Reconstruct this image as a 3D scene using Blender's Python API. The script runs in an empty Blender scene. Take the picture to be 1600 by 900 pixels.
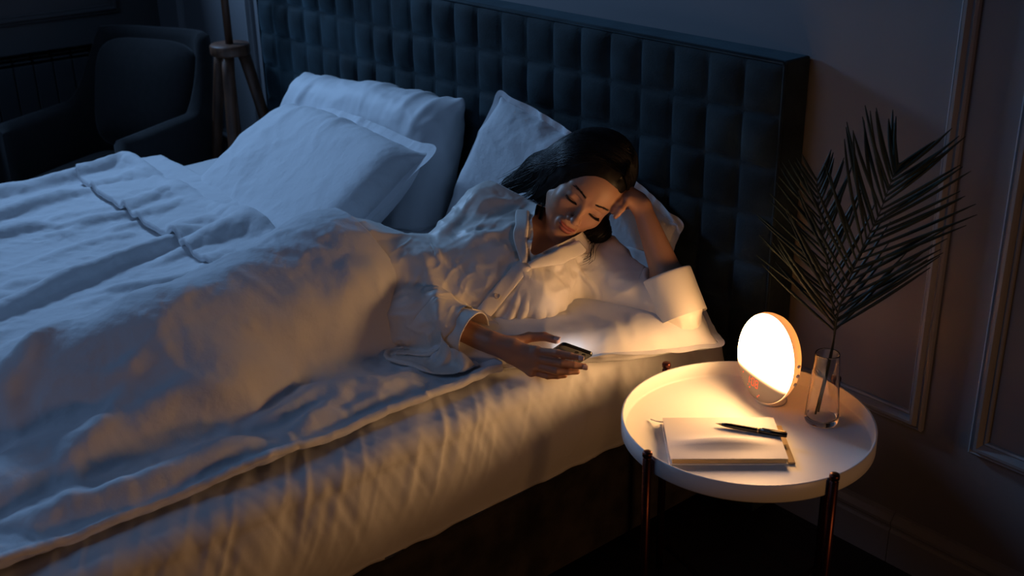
import bpy, bmesh, math, random
import numpy as np
from mathutils import Vector, Matrix, Quaternion
from math import pi, sin, cos, radians

C = bpy.context.scene.collection
scene = bpy.context.scene
rng = np.random.default_rng(7)
random.seed(7)

# ---------------------------------------------------------------- camera
f_px, pitch, yaw, roll = 1824.0, radians(23.09), radians(50.29), radians(-1.106)
fw = Vector((-sin(yaw)*cos(pitch), cos(yaw)*cos(pitch), -sin(pitch)))
r0 = Vector((cos(yaw), sin(yaw), 0)); u0 = r0.cross(fw)
rr = cos(roll)*r0 + sin(roll)*u0
uu = -sin(roll)*r0 + cos(roll)*u0
cam_d = bpy.data.cameras.new('camera')
cam = bpy.data.objects.new('camera', cam_d); C.objects.link(cam)
cam_d.sensor_width = 36.0
cam_d.lens = f_px/1600*36
cam_d.clip_start = 0.05
cam.matrix_world = Matrix(((rr.x, uu.x, -fw.x, 0.0), (rr.y, uu.y, -fw.y, -2.089), (rr.z, uu.z, -fw.z, 1.65), (0, 0, 0, 1)))
cam_d.dof.use_dof = True
cam_d.dof.focus_distance = 2.55
cam_d.dof.aperture_fstop = 4.5
scene.camera = cam

# ---------------------------------------------------------------- light and exposure
scene.view_settings.view_transform = 'Standard'
scene.view_settings.look = 'None'
scene.view_settings.gamma = 1.0
scene.view_settings.use_curve_mapping = False
scene.view_settings.exposure = 0.0
w = bpy.data.worlds.new('night'); scene.world = w; w.use_nodes = True
w.node_tree.nodes['Background'].inputs[0].default_value = (0.10, 0.17, 0.42, 1)
w.node_tree.nodes['Background'].inputs[1].default_value = 0.012

def area(name, loc, target, size, power, color, size_y=None):
    d = bpy.data.lights.new(name, 'AREA'); d.energy = power; d.color = color
    d.shape = 'RECTANGLE'; d.size = size; d.size_y = size_y or size
    o = bpy.data.objects.new(name, d); C.objects.link(o)
    o.location = loc
    o.rotation_euler = (Vector(target) - Vector(loc)).to_track_quat('-Z', 'Y').to_euler()
    return o
# moonlit window to the left of the bed, beyond the picture
area('window_moonlight', (-4.74, -0.85, 2.08), (-2.3, -0.75, 0.6), 0.30, 38, (0.31, 0.57, 1.0), 0.5)
# faint skylight from the rest of the room
area('room_skylight', (-2.5, -3.0, 2.75), (-2.2, -1.4, 0.5), 1.5, 9, (0.32, 0.55, 1.0))
# warm lamp elsewhere in the room, to the right of the picture
d = bpy.data.lights.new('warm_room_lamp', 'SPOT'); d.energy = 25; d.color = (1.0, 0.45, 0.14)
d.spot_size = radians(57); d.spot_blend = .75; d.shadow_soft_size = .26
o = bpy.data.objects.new('warm_room_lamp', d); C.objects.link(o); o.location = (1.50, -.80, .58)
o.rotation_euler = (Vector((-1.9, -.98, .56))-o.location).to_track_quat('-Z', 'Y').to_euler()

# ---------------------------------------------------------------- materials
MATS = {}
def mat(name, color, rough=0.6, metal=0.0, sheen=0.0, sheen_rough=0.4, bump=None, bump_dist=0.002, spec=0.5,
        var=0.0, var_scale=3.0, coat=0.0, stretch=None, sheen_tint=None, sss=0.0, sss_radius=None, two=None):
    """procedural principled material: colour variation by noise and bump by a list of (scale, weight, kind)"""
    m = bpy.data.materials.new(name); m.use_nodes = True
    nt = m.node_tree; N = nt.nodes; L = nt.links
    b = N['Principled BSDF']
    b.inputs['Base Color'].default_value = (*color, 1)
    b.inputs['Roughness'].default_value = rough
    b.inputs['Metallic'].default_value = metal
    b.inputs['Specular IOR Level'].default_value = spec
    b.inputs['Sheen Weight'].default_value = sheen
    b.inputs['Sheen Roughness'].default_value = sheen_rough
    if sheen_tint: b.inputs['Sheen Tint'].default_value = (*sheen_tint, 1)
    b.inputs['Coat Weight'].default_value = coat
    if sss:
        b.inputs['Subsurface Weight'].default_value = sss
        b.inputs['Subsurface Radius'].default_value = sss_radius or (1, .35, .2)
        b.inputs['Subsurface Scale'].default_value = 0.006
    tc = N.new('ShaderNodeTexCoord')
    src = tc.outputs['Object']
    if stretch:
        mp = N.new('ShaderNodeMapping'); mp.inputs['Scale'].default_value = stretch
        L.new(src, mp.inputs['Vector']); src = mp.outputs['Vector']
    if var > 0 or two:
        n = N.new('ShaderNodeTexNoise'); n.inputs['Scale'].default_value = var_scale; n.inputs['Detail'].default_value = 4
        L.new(src, n.inputs['Vector'])
        cr = N.new('ShaderNodeValToRGB')
        c1 = two if two else tuple(min(1, c*(1+var)) for c in color)
        c0 = color if two else tuple(c*(1-var) for c in color)
        cr.color_ramp.elements[0].position = 0.35; cr.color_ramp.elements[0].color = (*c0, 1)
        cr.color_ramp.elements[1].position = 0.65; cr.color_ramp.elements[1].color = (*c1, 1)
        L.new(n.outputs['Fac'], cr.inputs['Fac']); L.new(cr.outputs['Color'], b.inputs['Base Color'])
    last = None
    for (sc, wt, kind) in (bump or []):
        if kind == 'wave':
            t = N.new('ShaderNodeTexWave'); t.inputs['Scale'].default_value = sc
        elif kind == 'voronoi':
            t = N.new('ShaderNodeTexVoronoi'); t.inputs['Scale'].default_value = sc
        else:
            t = N.new('ShaderNodeTexNoise'); t.inputs['Scale'].default_value = sc; t.inputs['Detail'].default_value = 5
        L.new(src, t.inputs['Vector'])
        bp = N.new('ShaderNodeBump'); bp.inputs['Strength'].default_value = wt; bp.inputs['Distance'].default_value = bump_dist
        L.new(t.outputs[0], bp.inputs['Height'])
        if last: L.new(last, bp.inputs['Normal'])
        last = bp.outputs['Normal']
    if last: L.new(last, b.inputs['Normal'])
    MATS[name] = m
    return m

M_wall = mat('wall_paint', (0.235, 0.235, 0.25), 0.7, var=0.06, var_scale=2, bump=[(60, .15, 'noise')], bump_dist=.001)
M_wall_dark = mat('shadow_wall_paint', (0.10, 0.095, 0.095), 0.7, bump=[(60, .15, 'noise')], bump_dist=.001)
M_trim = mat('trim_paint', (0.30, 0.30, 0.31), 0.45, bump=[(90, .1, 'noise')], bump_dist=.001)
M_velvet = mat('teal_velvet', (0.014, 0.026, 0.032), 0.8, sheen=0.24, sheen_rough=0.35, sheen_tint=(0.35, 0.6, 0.75),
               var=0.5, var_scale=9, bump=[(220, .35, 'noise'), (16, .5, 'noise')], bump_dist=.002, spec=.25)
M_basevelvet = mat('olive_velvet', (0.036, 0.031, 0.026), 0.85, sheen=0.3, sheen_rough=.4, sheen_tint=(.7, .6, .45), var=0.45,
                   var_scale=14, bump=[(180, .4, 'noise'), (25, .5, 'noise')], bump_dist=.003, spec=.25)
M_linen = mat('white_cotton', (0.76, 0.765, 0.79), 0.85, sheen=0.15, bump=[(30, .4, 'noise'), (75, .2, 'noise'), (900, .12, 'noise')], bump_dist=.006, spec=.3)
M_sheet = mat('white_sheet', (0.76, 0.76, 0.78), 0.75, sheen=0.15, bump=[(30, .18, 'noise'), (900, .1, 'noise')], bump_dist=.003, spec=.3)
M_stripe = mat('white_sateen_stripe', (0.74, 0.75, 0.78), 0.6, sheen=0.1, bump=[(9, .12, 'wave'), (40, .2, 'noise')], bump_dist=.003, spec=.4)
M_satin = mat('cream_satin', (0.80, 0.76, 0.71), 0.46, sheen=0.2, bump=[(24, .15, 'noise'), (700, .08, 'noise')], bump_dist=.004, spec=.5)
M_white = mat('white_lacquer', (0.80, 0.79, 0.78), 0.38, bump=[(140, .06, 'noise')], bump_dist=.0005)
M_copper = mat('dark_copper', (0.10, 0.032, 0.025), 0.32, metal=0.9, var=.2, var_scale=40)
M_black = mat('black_gloss', (0.008, 0.008, 0.009), 0.22, var=.1, var_scale=30)
M_blackmetal = mat('black_matte', (0.012, 0.012, 0.014), 0.5, var=.1, var_scale=30)
M_gold = mat('brass', (0.55, 0.38, 0.18), 0.3, metal=1.0, var=.1, var_scale=60)
M_paper = mat('paper', (0.78, 0.76, 0.72), 0.8, var=.03, var_scale=40)
M_cover = mat('white_leatherette', (0.74, 0.70, 0.68), 0.6, bump=[(300, .2, 'noise')], bump_dist=.0006)
M_kraft = mat('tan_cover', (0.52, 0.36, 0.18), 0.7, var=.05, var_scale=60)
M_wood = mat('lamp_wood', (0.12, 0.05, 0.025), 0.5, var=.35, var_scale=6, stretch=(8, 8, .8), bump=[(30, .2, 'noise')], bump_dist=.001)
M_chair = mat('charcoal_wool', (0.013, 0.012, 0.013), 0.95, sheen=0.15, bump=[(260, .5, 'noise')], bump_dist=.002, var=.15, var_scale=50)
M_rad = mat('radiator_enamel', (0.075, 0.08, 0.085), 0.5, var=.08, var_scale=12)
M_shade = mat('lamp_shade_cloth', (0.25, 0.23, 0.2), 0.9, bump=[(300, .2, 'noise')])
M_leaf = mat('palm_leaf', (0.022, 0.035, 0.024), 0.5, var=.4, var_scale=10, spec=.3)
M_skin = None

def wood_floor():
    m = bpy.data.materials.new('dark_floor_boards'); m.use_nodes = True
    nt = m.node_tree; N = nt.nodes; L = nt.links; b = N['Principled BSDF']
    tc = N.new('ShaderNodeTexCoord')
    br = N.new('ShaderNodeTexBrick'); br.inputs['Scale'].default_value = 1.0
    br.inputs['Brick Width'].default_value = 1.1; br.inputs['Row Height'].default_value = 0.12; br.inputs['Mortar Size'].default_value = 0.002
    br.inputs['Color1'].default_value = (0.022, 0.012, 0.009, 1); br.inputs['Color2'].default_value = (0.035, 0.018, 0.012, 1)
    br.inputs['Mortar'].default_value = (0.005, 0.004, 0.003, 1)
    L.new(tc.outputs['Object'], br.inputs['Vector'])
    n = N.new('ShaderNodeTexNoise'); n.inputs['Scale'].default_value = 6; n.inputs['Detail'].default_value = 6
    mp = N.new('ShaderNodeMapping'); mp.inputs['Scale'].default_value = (1, 14, 1)
    L.new(tc.outputs['Object'], mp.inputs['Vector']); L.new(mp.outputs[0], n.inputs['Vector'])
    mx = N.new('ShaderNodeMix'); mx.data_type = 'RGBA'; mx.blend_type = 'MULTIPLY'; mx.inputs[0].default_value = .6
    L.new(br.outputs['Color'], mx.inputs[6]); L.new(n.outputs['Color'], mx.inputs[7]); L.new(mx.outputs[2], b.inputs['Base Color'])
    b.inputs['Roughness'].default_value = .45
    return m

# ---------------------------------------------------------------- object helpers
def link(name, me, parent=None):
    o = bpy.data.objects.new(name, me); C.objects.link(o)
    if parent is not None: o.parent = parent
    return o
def tag(o, label, cat, group=None):
    o['label'] = label; o['category'] = cat
    if group: o['group'] = group
    return o
def empty(name, loc, rot=0.0):
    o = bpy.data.objects.new(name, None); C.objects.link(o); o.location = loc; o.rotation_euler = (0, 0, rot)
    o.empty_display_size = .1
    return o
def struct(o):
    o['kind'] = 'structure'; return o
def from_arrays(name, V, F, m, parent=None, smooth=True, origin=None):
    V = np.asarray(V, float)
    if origin is not None: V = V - np.asarray(origin)
    me = bpy.data.meshes.new(name)
    me.from_pydata(V.tolist(), [], [list(map(int, q)) for q in F]); me.update()
    if m: me.materials.append(m)
    if smooth: me.polygons.foreach_set('use_smooth', [True]*len(me.polygons))
    o = link(name, me, parent)
    if origin is not None: o.location = origin
    return o
def from_bm(name, bm, m, parent=None, smooth=False):
    bmesh.ops.recalc_face_normals(bm, faces=bm.faces)
    me = bpy.data.meshes.new(name); bm.to_mesh(me); bm.free()
    if m: me.materials.append(m)
    if smooth: me.polygons.foreach_set('use_smooth', [True]*len(me.polygons))
    return link(name, me, parent)
def bevel(o, wd, seg=2):
    md = o.modifiers.new('bevel', 'BEVEL'); md.width = wd; md.segments = seg; md.limit_method = 'ANGLE'
    return o
def box(bm, x0, x1, y0, y1, z0, z1):
    vs = [bm.verts.new(p) for p in ((x0,y0,z0),(x1,y0,z0),(x1,y1,z0),(x0,y1,z0),(x0,y0,z1),(x1,y0,z1),(x1,y1,z1),(x0,y1,z1))]
    for q in ((0,3,2,1),(4,5,6,7),(0,1,5,4),(1,2,6,5),(2,3,7,6),(3,0,4,7)): bm.faces.new([vs[i] for i in q])
    return vs
def grid_faces(nu, nv, closed=False):
    F = []
    for i in range(nu-1):
        for j in range(nv if closed else nv-1):
            a = i*nv+j; b = i*nv+(j+1) % nv
            F.append((a, a+nv, b+nv, b))
    return F
def catmull(P, n=8):
    P = [np.asarray(p, float) for p in P]; Q = [2*P[0]-P[1]]+P+[2*P[-1]-P[-2]]; out = []
    for i in range(1, len(Q)-2):
        for k in range(n):
            t = k/n; a, b, c, d = Q[i-1:i+3]
            out.append(.5*((2*b)+(-a+c)*t+(2*a-5*b+4*c-d)*t*t+(-a+3*b-3*c+d)*t**3))
    out.append(P[-1]); return np.array(out)
def tube_arrays(path, rad, sides=10, flat=None, base=0, cap=True):
    path = np.asarray(path, float); n = len(path)
    rad = np.broadcast_to(np.asarray(rad, float), (n,))
    T = np.gradient(path, axis=0); T /= np.linalg.norm(T, axis=1)[:, None]+1e-12
    ref = np.array([0, 0, 1.0]) if abs(T[0, 2]) < .9 else np.array([1.0, 0, 0])
    V = []; F = []
    N_ = np.cross(T[0], ref); N_ /= np.linalg.norm(N_)
    for i in range(n):
        N_ = N_ - T[i]*np.dot(N_, T[i]); N_ /= np.linalg.norm(N_)+1e-12
        B = np.cross(T[i], N_)
        for k in range(sides):
            a = 2*pi*k/sides
            V.append(path[i]+rad[i]*(cos(a)*N_+sin(a)*B*(flat or 1)))
    for i in range(n-1):
        for k in range(sides):
            a = i*sides+k; b = i*sides+(k+1) % sides
            F.append((base+a, base+b, base+b+sides, base+a+sides))
    if cap:
        F.append(tuple(base+k for k in range(sides))[::-1]); F.append(tuple(base+(n-1)*sides+k for k in range(sides)))
    return V, F
def tube(name, path, rad, m, parent=None, sides=12, flat=None):
    V, F = tube_arrays(path, rad, sides, flat)
    return from_arrays(name, V, F, m, parent)
def lathe(name, prof, m, parent=None, seg=48, loc=(0, 0, 0)):
    V = []; n = len(prof)
    for (r, z) in prof:
        for k in range(seg): V.append((loc[0]+r*cos(2*pi*k/seg), loc[1]+r*sin(2*pi*k/seg), loc[2]+z))
    F = grid_faces(n, seg, True)
    F = [tuple(reversed(q)) for q in F]
    F.append(tuple(range(seg))[::-1]); F.append(tuple((n-1)*seg+k for k in range(seg)))
    return from_arrays(name, V, F, m, parent)

# ================================================================ SETTING
XL = -4.84
fl = from_bm('floor', (lambda b: (box(b, -5.2, 2.2, -5.0, 0.1, -0.1, 0.0), b)[1])(bmesh.new()), wood_floor()); struct(fl)
bm = bmesh.new(); box(bm, -5.2, 2.2, 0.0, 0.12, 0.0, 2.9); struct(from_bm('wall_back', bm, M_wall))
# left wall with a recess for the radiator
bm = bmesh.new()
box(bm, XL-.25, XL, -3.0, 0.0, 0.715, 2.9); box(bm, XL-.25, XL, -3.0, 0.0, 0.0, 0.06)
box(bm, XL-.25, XL, -0.19, 0.0, 0.06, 0.715); box(bm, XL-.25, XL, -3.0, -2.2, 0.06, 0.715)
box(bm, XL-.25, XL-.14, -2.2, -0.19, 0.06, 0.715)
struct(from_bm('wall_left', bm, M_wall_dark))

def molding_rect(name, plane, a0, a1, z0, z1, m, wd=0.036, dp=0.024, at=0.0):
    """picture-frame moulding with a double ridge; plane 'y' lies on the back wall, 'x' on the left wall"""
    prof = [(0, 0), (0.0, .45), (.12, .62), (.2, .5), (.3, .55), (.45, 1), (.62, 1.0), (.72, .7), (.8, .35), (.9, .42), (1, .3), (1, 0)]
    V = []; F = []
    corners = [(a0, z0, 1, 1), (a1, z0, -1, 1), (a1, z1, -1, -1), (a0, z1, 1, -1)]
    for (ca, cz, sa, sz) in corners:
        for (u, h) in prof:
            a = ca+sa*u*wd; z = cz+sz*u*wd; d = h*dp
            V.append((a, at-d, z) if plane == 'y' else (at+d, a, z))
    n = len(prof)
    for k in range(4):
        for j in range(n-1):
            p = k*n+j; q = ((k+1) % 4)*n+j
            F.append((p, p+1, q+1, q))
    o = from_arrays(name, V, F, m, smooth=False)
    struct(o); return o
molding_rect('trim_1', 'y', -3.30, -1.128, 0.356, 2.45, M_trim)
molding_rect('trim_2', 'y', -1.017, 0.75, 0.356, 2.45, M_trim)
molding_rect('trim_3', 'y', -4.62, -3.99, 0.356, 2.45, M_trim)
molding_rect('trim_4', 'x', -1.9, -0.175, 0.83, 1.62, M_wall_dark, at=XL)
# unseen window high on the left wall; deep sill added to block moonlight below
bm = bmesh.new()
for (y0, y1, z0, z1) in ((-1.26, -1.20, 1.74, 2.44), (-.50, -.44, 1.74, 2.44), (-1.26, -.44, 2.40, 2.46), (-1.26, -.44, 1.74, 1.79), (-.87, -.84, 1.79, 2.40)):
    box(bm, XL, XL+(.06 if z1-z0 > .06 or y1-y0 < .1 else .06), y0, y1, z0, z1)
struct(from_bm('window_1', bm, M_trim))
bm = bmesh.new(); box(bm, XL, XL+.30, -1.32, -.38, 1.70, 1.745); struct(bevel(from_bm('light_block_sill', bm, M_trim), .006))
def baseboard(name, x0, x1):
    prof = [(0, 0), (.018, 0), (.018, .082), (.014, .088), (.014, .094), (.017, .099), (.017, .106), (.012, .113), (.008, .118), (.006, .124), (0, .127)]
    V = []; 
    for x in (x0, x1):
        for (d, z) in prof: V.append((x, -d, z))
    n = len(prof); F = [(j, j+1, n+j+1, n+j) for j in range(n-1)]
    F.append(tuple(range(n))); F.append(tuple(range(n, 2*n)))
    struct(from_arrays(name, V, F, M_trim, smooth=False))
baseboard('baseboard_right', -1.166, 2.2); baseboard('baseboard_back', XL, -1.168)

# ================================================================ RADIATOR in the niche
rad = empty('radiator', (XL-.07, -1.15, .1))
tag(rad, 'dark ribbed wall radiator set in the niche behind the armchair', 'radiator')
ys = np.arange(-.88, .89, .08)
first = None
for k, yy in enumerate(ys):
    if first is None:
        bm = bmesh.new()
        box(bm, .0, .045, -.038, .038, .0, .56)
        for zz in (.57, .585, .60): box(bm, -.03+.0, .045-(zz-.57), -.036, .036, zz, zz+.008)
        box(bm, -.04, .0, -.012, .012, .0, .6)
        s = from_bm('radiator_section', bm, M_rad, rad); bevel(s, .006); first = s
    else:
        s = first.copy(); C.objects.link(s); s.parent = rad
    s.location = (0, yy, 0)
tube('pipe', [(-.01, -.92, .05), (-.01, .92, .05)], .014, M_rad, rad)

# ================================================================ BED
bed = empty('bed', (-2.63, -1.0, 0))
tag(bed, 'dark upholstered bed with tall square-tufted velvet headboard', 'bed')
bx, by = -2.63, -1.0
HX0, HX1, HT = -3.78, -1.495, 1.118
bm = bmesh.new(); box(bm, HX0-bx, HX1-bx, -.088-by, -.004-by, 0.0, HT)
hb = from_bm('headboard', bm, M_velvet, bed); bevel(hb, .006, 3)
# tufted front
tw, th = .1037, .1165
nx, nz = 22, 8
q = 12
us = np.linspace(0, nx, nx*q+1); vs_ = np.linspace(0, nz, nz*q+1)
V = []
for u in us:
    for v in vs_:
        fu = abs(sin(pi*u)); fv = abs(sin(pi*v))
        b_ = (fu**.55)*(fv**.5)
        cu, cv = u-int(min(u, nx-1e-6)), v-int(min(v, nz-1e-6))
        jit = .004*sin(5.3*int(min(u, nx-1e-6))+2.1*int(min(v, nz-1e-6)))
        # seams pull inwards a little at the crossings
        du = .03*sin(2*pi*v)*0
        d = .013*b_ + .002*b_*(cu-.5) + jit*b_
        V.append((HX1-.006-u*tw-bx, -.087-d-by, HT-.007-v*th))
tf = from_arrays('tufted_panel', V, grid_faces(len(us), len(vs_)), M_velvet, hb)
x_l = HX1-.006-nx*tw
pp = [(HX1-.003-bx, -.089-by, .12), (HX1-.003-bx, -.089-by, HT-.012), (HX1-.008-bx, -.089-by, HT-.004), (x_l-bx, -.089-by, HT-.004), (x_l-bx, -.089-by, .12)]
tube('piping', pp, .0035, M_velvet, hb, 8)
bm = bmesh.new(); box(bm, -3.60-bx, -1.602-bx, -2.16-by, -.125-by, 0.03, .285)
bb = from_bm('bed_base', bm, M_basevelvet, bed); bevel(bb, .02, 4)
for (lx, ly) in ((-3.5, -2.05), (-1.72, -2.05)):
    tube('leg', [(lx-bx, ly-by, 0), (lx-bx, ly-by, .04)], .025, M_blackmetal, bed)

# ================================================================ SIDE TABLE
TC = np.array([-1.245, -.464]); TR = .245
tb = empty('side_table', (TC[0], TC[1], 0))
tag(tb, 'round white tray-top side table with dark copper legs by the bed', 'side table')
zt = .515
lathe('tray_top', [(.001, .477), (TR-.004, .477), (TR, .481), (TR, zt-.001), (TR-.001, zt), (TR-.0035, zt), (TR-.0045, zt-.001), (TR-.0055, .487), (TR-.009, .483), (.001, .483)], M_white, tb, 128)
for a in (-96, -14, 84, 171):
    cx, cy = (TR+.009)*cos(radians(a)), (TR+.009)*sin(radians(a))
    lg = lathe('leg', [(.0085, 0), (.0085, .512), (.0062, .513), (.0062, .5165), (.0095, .5175), (.0095, .524), (.008, .527), (.003, .528)], M_copper, tb, 20, (cx, cy, 0))
ring = [((TR-.03)*cos(t), (TR-.03)*sin(t), .07) for t in np.linspace(0, 2*pi, 65)]
for a in (-96, -14):
    d = np.array([cos(radians(a)), sin(radians(a))])*(TR+.009)
    e = np.array([cos(radians(a+(180 if a == -14 else 180))), sin(radians(a+180))])*(TR+.009)
    tube('stretcher', [(d[0], d[1], .05), (e[0], e[1], .05)], .006, M_copper, tb, 10)

# ================================================================ WAKE-UP LIGHT
LZ = .4835
az = radians(-106)                       # the lamp face looks this way
wl = empty('wake_up_light', (-1.297, -.338, LZ), az-radians(-90))   # local -y is the face direction
tag(wl, 'glowing round wake-up light clock standing on the side table', 'lamp')
R_ = .0925; tilt = radians(8); zc = .101
def lens_profile(n, rim, bulge, R=R_):
    return [(R*sin(pi/2*k/n), rim+bulge*cos(pi/2*k/n)) for k in range(n+1)]
def disc_pt(r, a, d):
    """r,a in the face plane; d = distance in front of the mid plane"""
    x = r*cos(a); z = r*sin(a); y = -d
    return (x, y*cos(tilt)+z*sin(tilt), zc+z*cos(tilt)-y*sin(tilt)*-1*1)
def disc(name, prof, m, parent, seg=96, flip=False):
    V = [disc_pt(r, 2*pi*k/seg, d) for (r, d) in prof for k in range(seg)]
    F = grid_faces(len(prof), seg, True)
    if not flip: F = [tuple(reversed(f)) for f in F]
    return from_arrays(name, V, F, m, parent)
M_shell = mat('white_lamp_shell', (0.8, 0.77, 0.72), 0.4, sss=.0)
nt = M_shell.node_tree; tr = nt.nodes.new('ShaderNodeBsdfTranslucent'); tr.inputs[0].default_value = (1, .62, .3, 1)
ms = nt.nodes.new('ShaderNodeMixShader'); ms.inputs[0].default_value = .04
nt.links.new(nt.nodes['Principled BSDF'].outputs[0], ms.inputs[1]); nt.links.new(tr.outputs[0], ms.inputs[2])
nt.links.new(ms.outputs[0], nt.nodes['Material Output'].inputs['Surface'])
M_glow = bpy.data.materials.new('warm_diffuser'); M_glow.use_nodes = True
nt = M_glow.node_tree; N = nt.nodes; L = nt.links; b = N['Principled BSDF']
b.inputs['Base Color'].default_value = (.34, .27, .25, 1); b.inputs['Roughness'].default_value = .25
tc = N.new('ShaderNodeTexCoord'); sx = N.new('ShaderNodeSeparateXYZ'); L.new(tc.outputs['Object'], sx.inputs[0])
mr = N.new('ShaderNodeMapRange'); mr.interpolation_type = 'SMOOTHERSTEP'
mr.inputs['From Min'].default_value = zc-.052; mr.inputs['From Max'].default_value = zc-.018
L.new(sx.outputs['Z'], mr.inputs['Value'])
pw = N.new('ShaderNodeMath'); pw.operation = 'POWER'; pw.inputs[1].default_value = 2.2; L.new(mr.outputs[0], pw.inputs[0])
ml = N.new('ShaderNodeMath'); ml.operation = 'MULTIPLY_ADD'; ml.inputs[1].default_value = 37.0; ml.inputs[2].default_value = .02; L.new(pw.outputs[0], ml.inputs[0])
b.inputs['Emission Color'].default_value = (1.0, .53, .205, 1)
L.new(ml.outputs[0], b.inputs['Emission Strength'])
disc('diffuser', [(.0005, .024)]+[(R_*.985*sin(pi/2*k/10), .010+.014*cos(pi/2*k/10)) for k in range(1, 11)], M_glow, wl)
disc('shell', [(R_*.985, .0095), (R_*.995, .010), (R_, .008), (R_, .004), (R_*.97, -.004), (R_*.90, -.014), (R_*.75, -.024), (R_*.5, -.031), (R_*.25, -.034), (.0005, -.035)], M_shell, wl)
M_digit = bpy.data.materials.new('red_display'); M_digit.use_nodes = True
b = M_digit.node_tree.nodes['Principled BSDF']; b.inputs['Base Color'].default_value = (.3, .03, .01, 1)
b.inputs['Emission Color'].default_value = (1.0, .10, .02, 1); b.inputs['Emission Strength'].default_value = 1.1
# display digits 1:08 and small icons, laid on the glass
bm = bmesh.new()
def seg_box(x, z, wx, wz):
    r = math.hypot(x, z); dd = .010+.014*math.sqrt(max(0, 1-(r/(R_*.985))**2))+.0004
    P = []
    for (sx_, sz_) in ((-1, -1), (1, -1), (1, 1), (-1, 1)):
        xx, zz = x+sx_*wx/2, z+sz_*wz/2
        P.append(bm.verts.new(disc_pt(math.hypot(xx, zz), math.atan2(zz, xx), dd)))
    bm.faces.new(P)
SEG = {'0': 'abcdef', '1': 'bc', '8': 'abcdefg'}
def digit(ch, x, z, w_=.0078, h_=.0165, t_=.0022):
    g = dict(a=(0, h_/2, w_, t_), g=(0, 0, w_, t_), d=(0, -h_/2, w_, t_), f=(-w_/2, h_/4, t_, h_/2), b=(w_/2, h_/4, t_, h_/2), e=(-w_/2, -h_/4, t_, h_/2), c=(w_/2, -h_/4, t_, h_/2))
    for s in SEG[ch]:
        a_, b_, c_, d_ = g[s]; seg_box(x+a_, z+b_, c_*.85, d_*.85)
zd = -.052
def flush(name):
    global bm
    from_bm(name, bm, M_digit, wl); bm = bmesh.new()
digit('1', -.027, zd); flush('digit')
seg_box(-.0175, zd+.004, .002, .002); flush('colon_dot'); seg_box(-.0175, zd-.004, .002, .002); flush('colon_dot')
digit('0', -.010, zd); flush('digit'); digit('8', .003, zd); flush('digit')
for (x, z, s_) in ((-.048, -.047, .003), (-.020, -.069, .0035), (.008, -.078, .003), (.013, -.073, .0025), (-.027, -.066, .002)): seg_box(x, z, s_, s_); flush('indicator_icon')
bm.free()
lathe('stand', [(.001, 0), (.030, 0), (.032, .002), (.031, .008), (.026, .014), (.02, .022), (.001, .024)], M_shell, wl, 32, (0, .012, 0))
for (a_) in (radians(12), radians(-12), radians(0)):
    p = disc_pt(R_+.0005, a_, 0)
    tube('side_button', [p, (p[0]+.0015, p[1], p[2])], .004, M_shell, wl, 12)

# ================================================================ VASE with a palm frond
M_glass = bpy.data.materials.new('clear_glass'); M_glass.use_nodes = True
b = M_glass.node_tree.nodes['Principled BSDF']
b.inputs['Transmission Weight'].default_value = 1; b.inputs['Roughness'].default_value = .02; b.inputs['IOR'].default_value = 1.46
b.inputs['Base Color'].default_value = (.97, .97, .98, 1)
VX, VY = -1.172, -.322
va = lathe('glass_vase', [(.001, 0), (.026, 0), (.028, .0003), (.0310, .0012), (.0328, .0035), (.0338, .0075), (.0340, .012), (.0325, .03), (.0255, .12), (.0238, .1470), (.02365, .1492), (.0233, .1502), (.0228, .1506), (.0223, .1502), (.02195, .1492), (.0220, .1470), (.0238, .12), (.0304, .03), (.0309, .020), (.0306, .015), (.0290, .0120), (.0275, .0112), (.001, .011)], M_glass, None, 64, (0, 0, 0))
va.location = (VX, VY, LZ)
bm = bmesh.new(); bm.from_mesh(va.data); bmesh.ops.recalc_face_normals(bm, faces=bm.faces); bm.to_mesh(va.data); bm.free()
tag(va, 'slim clear glass vase on the side table beside the lamp', 'vase')

def frond(name, rach, nleaf, lens, wid, seed, label, spread=1.0, start=.3):
    rg = np.random.default_rng(seed)
    P = catmull(rach, 12); n = len(P)
    origin = P[0].copy()
    o = empty(name, tuple(origin)); tag(o, label, 'palm frond', 'palm fronds in the glass vase')
    st = tube('stem', P-origin, np.linspace(.0022, .0006, n), M_leaf, o, 8)
    S = np.linspace(start, .985, nleaf)
    viewn = np.array([.55, -.78, .1]); viewn /= np.linalg.norm(viewn)      # the flat of the frond
    for side in (-1, 1):
        for k, s in enumerate(S):
            i = min(n-2, int(s*(n-1))); p = P[i]; t = P[i+1]-P[i]; t /= np.linalg.norm(t)
            nn = viewn - t*np.dot(viewn, t); nn /= np.linalg.norm(nn)
            sd = np.cross(t, nn)*side
            ang = radians(48-22*s+rg.uniform(-6, 6))*spread
            Ln = lens*(sin(pi*min(1, .30+.62*s))**.8)*rg.uniform(.85, 1.1)
            d0 = cos(ang)*t+sin(ang)*sd+nn*rg.uniform(-.12, .12)
            d0 /= np.linalg.norm(d0)
            Q = []; m_ = 9
            for j in range(m_):
                a = j/(m_-1)
                Q.append(p+d0*Ln*a + np.array([0, 0, -1])*Ln*.07*a*a + sd*Ln*.03*sin(pi*a) - origin)
            wv = np.cross(d0, nn); V = []; F = []
            for j, qq in enumerate(Q):
                a = j/(m_-1); w2 = wid*(sin(pi*min(1, .12+.86*a))**.7)*.5+.0003
                V += [qq-wv*w2, qq+nn*w2*.35, qq+wv*w2, qq-nn*.0004]
            for j in range(m_-1):
                for c in range(4):
                    a_ = j*4+c; b_ = j*4+(c+1) % 4; F.append((a_, b_, b_+4, a_+4))
            from_arrays('leaflet', V, F, M_leaf, o)
    return o

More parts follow.
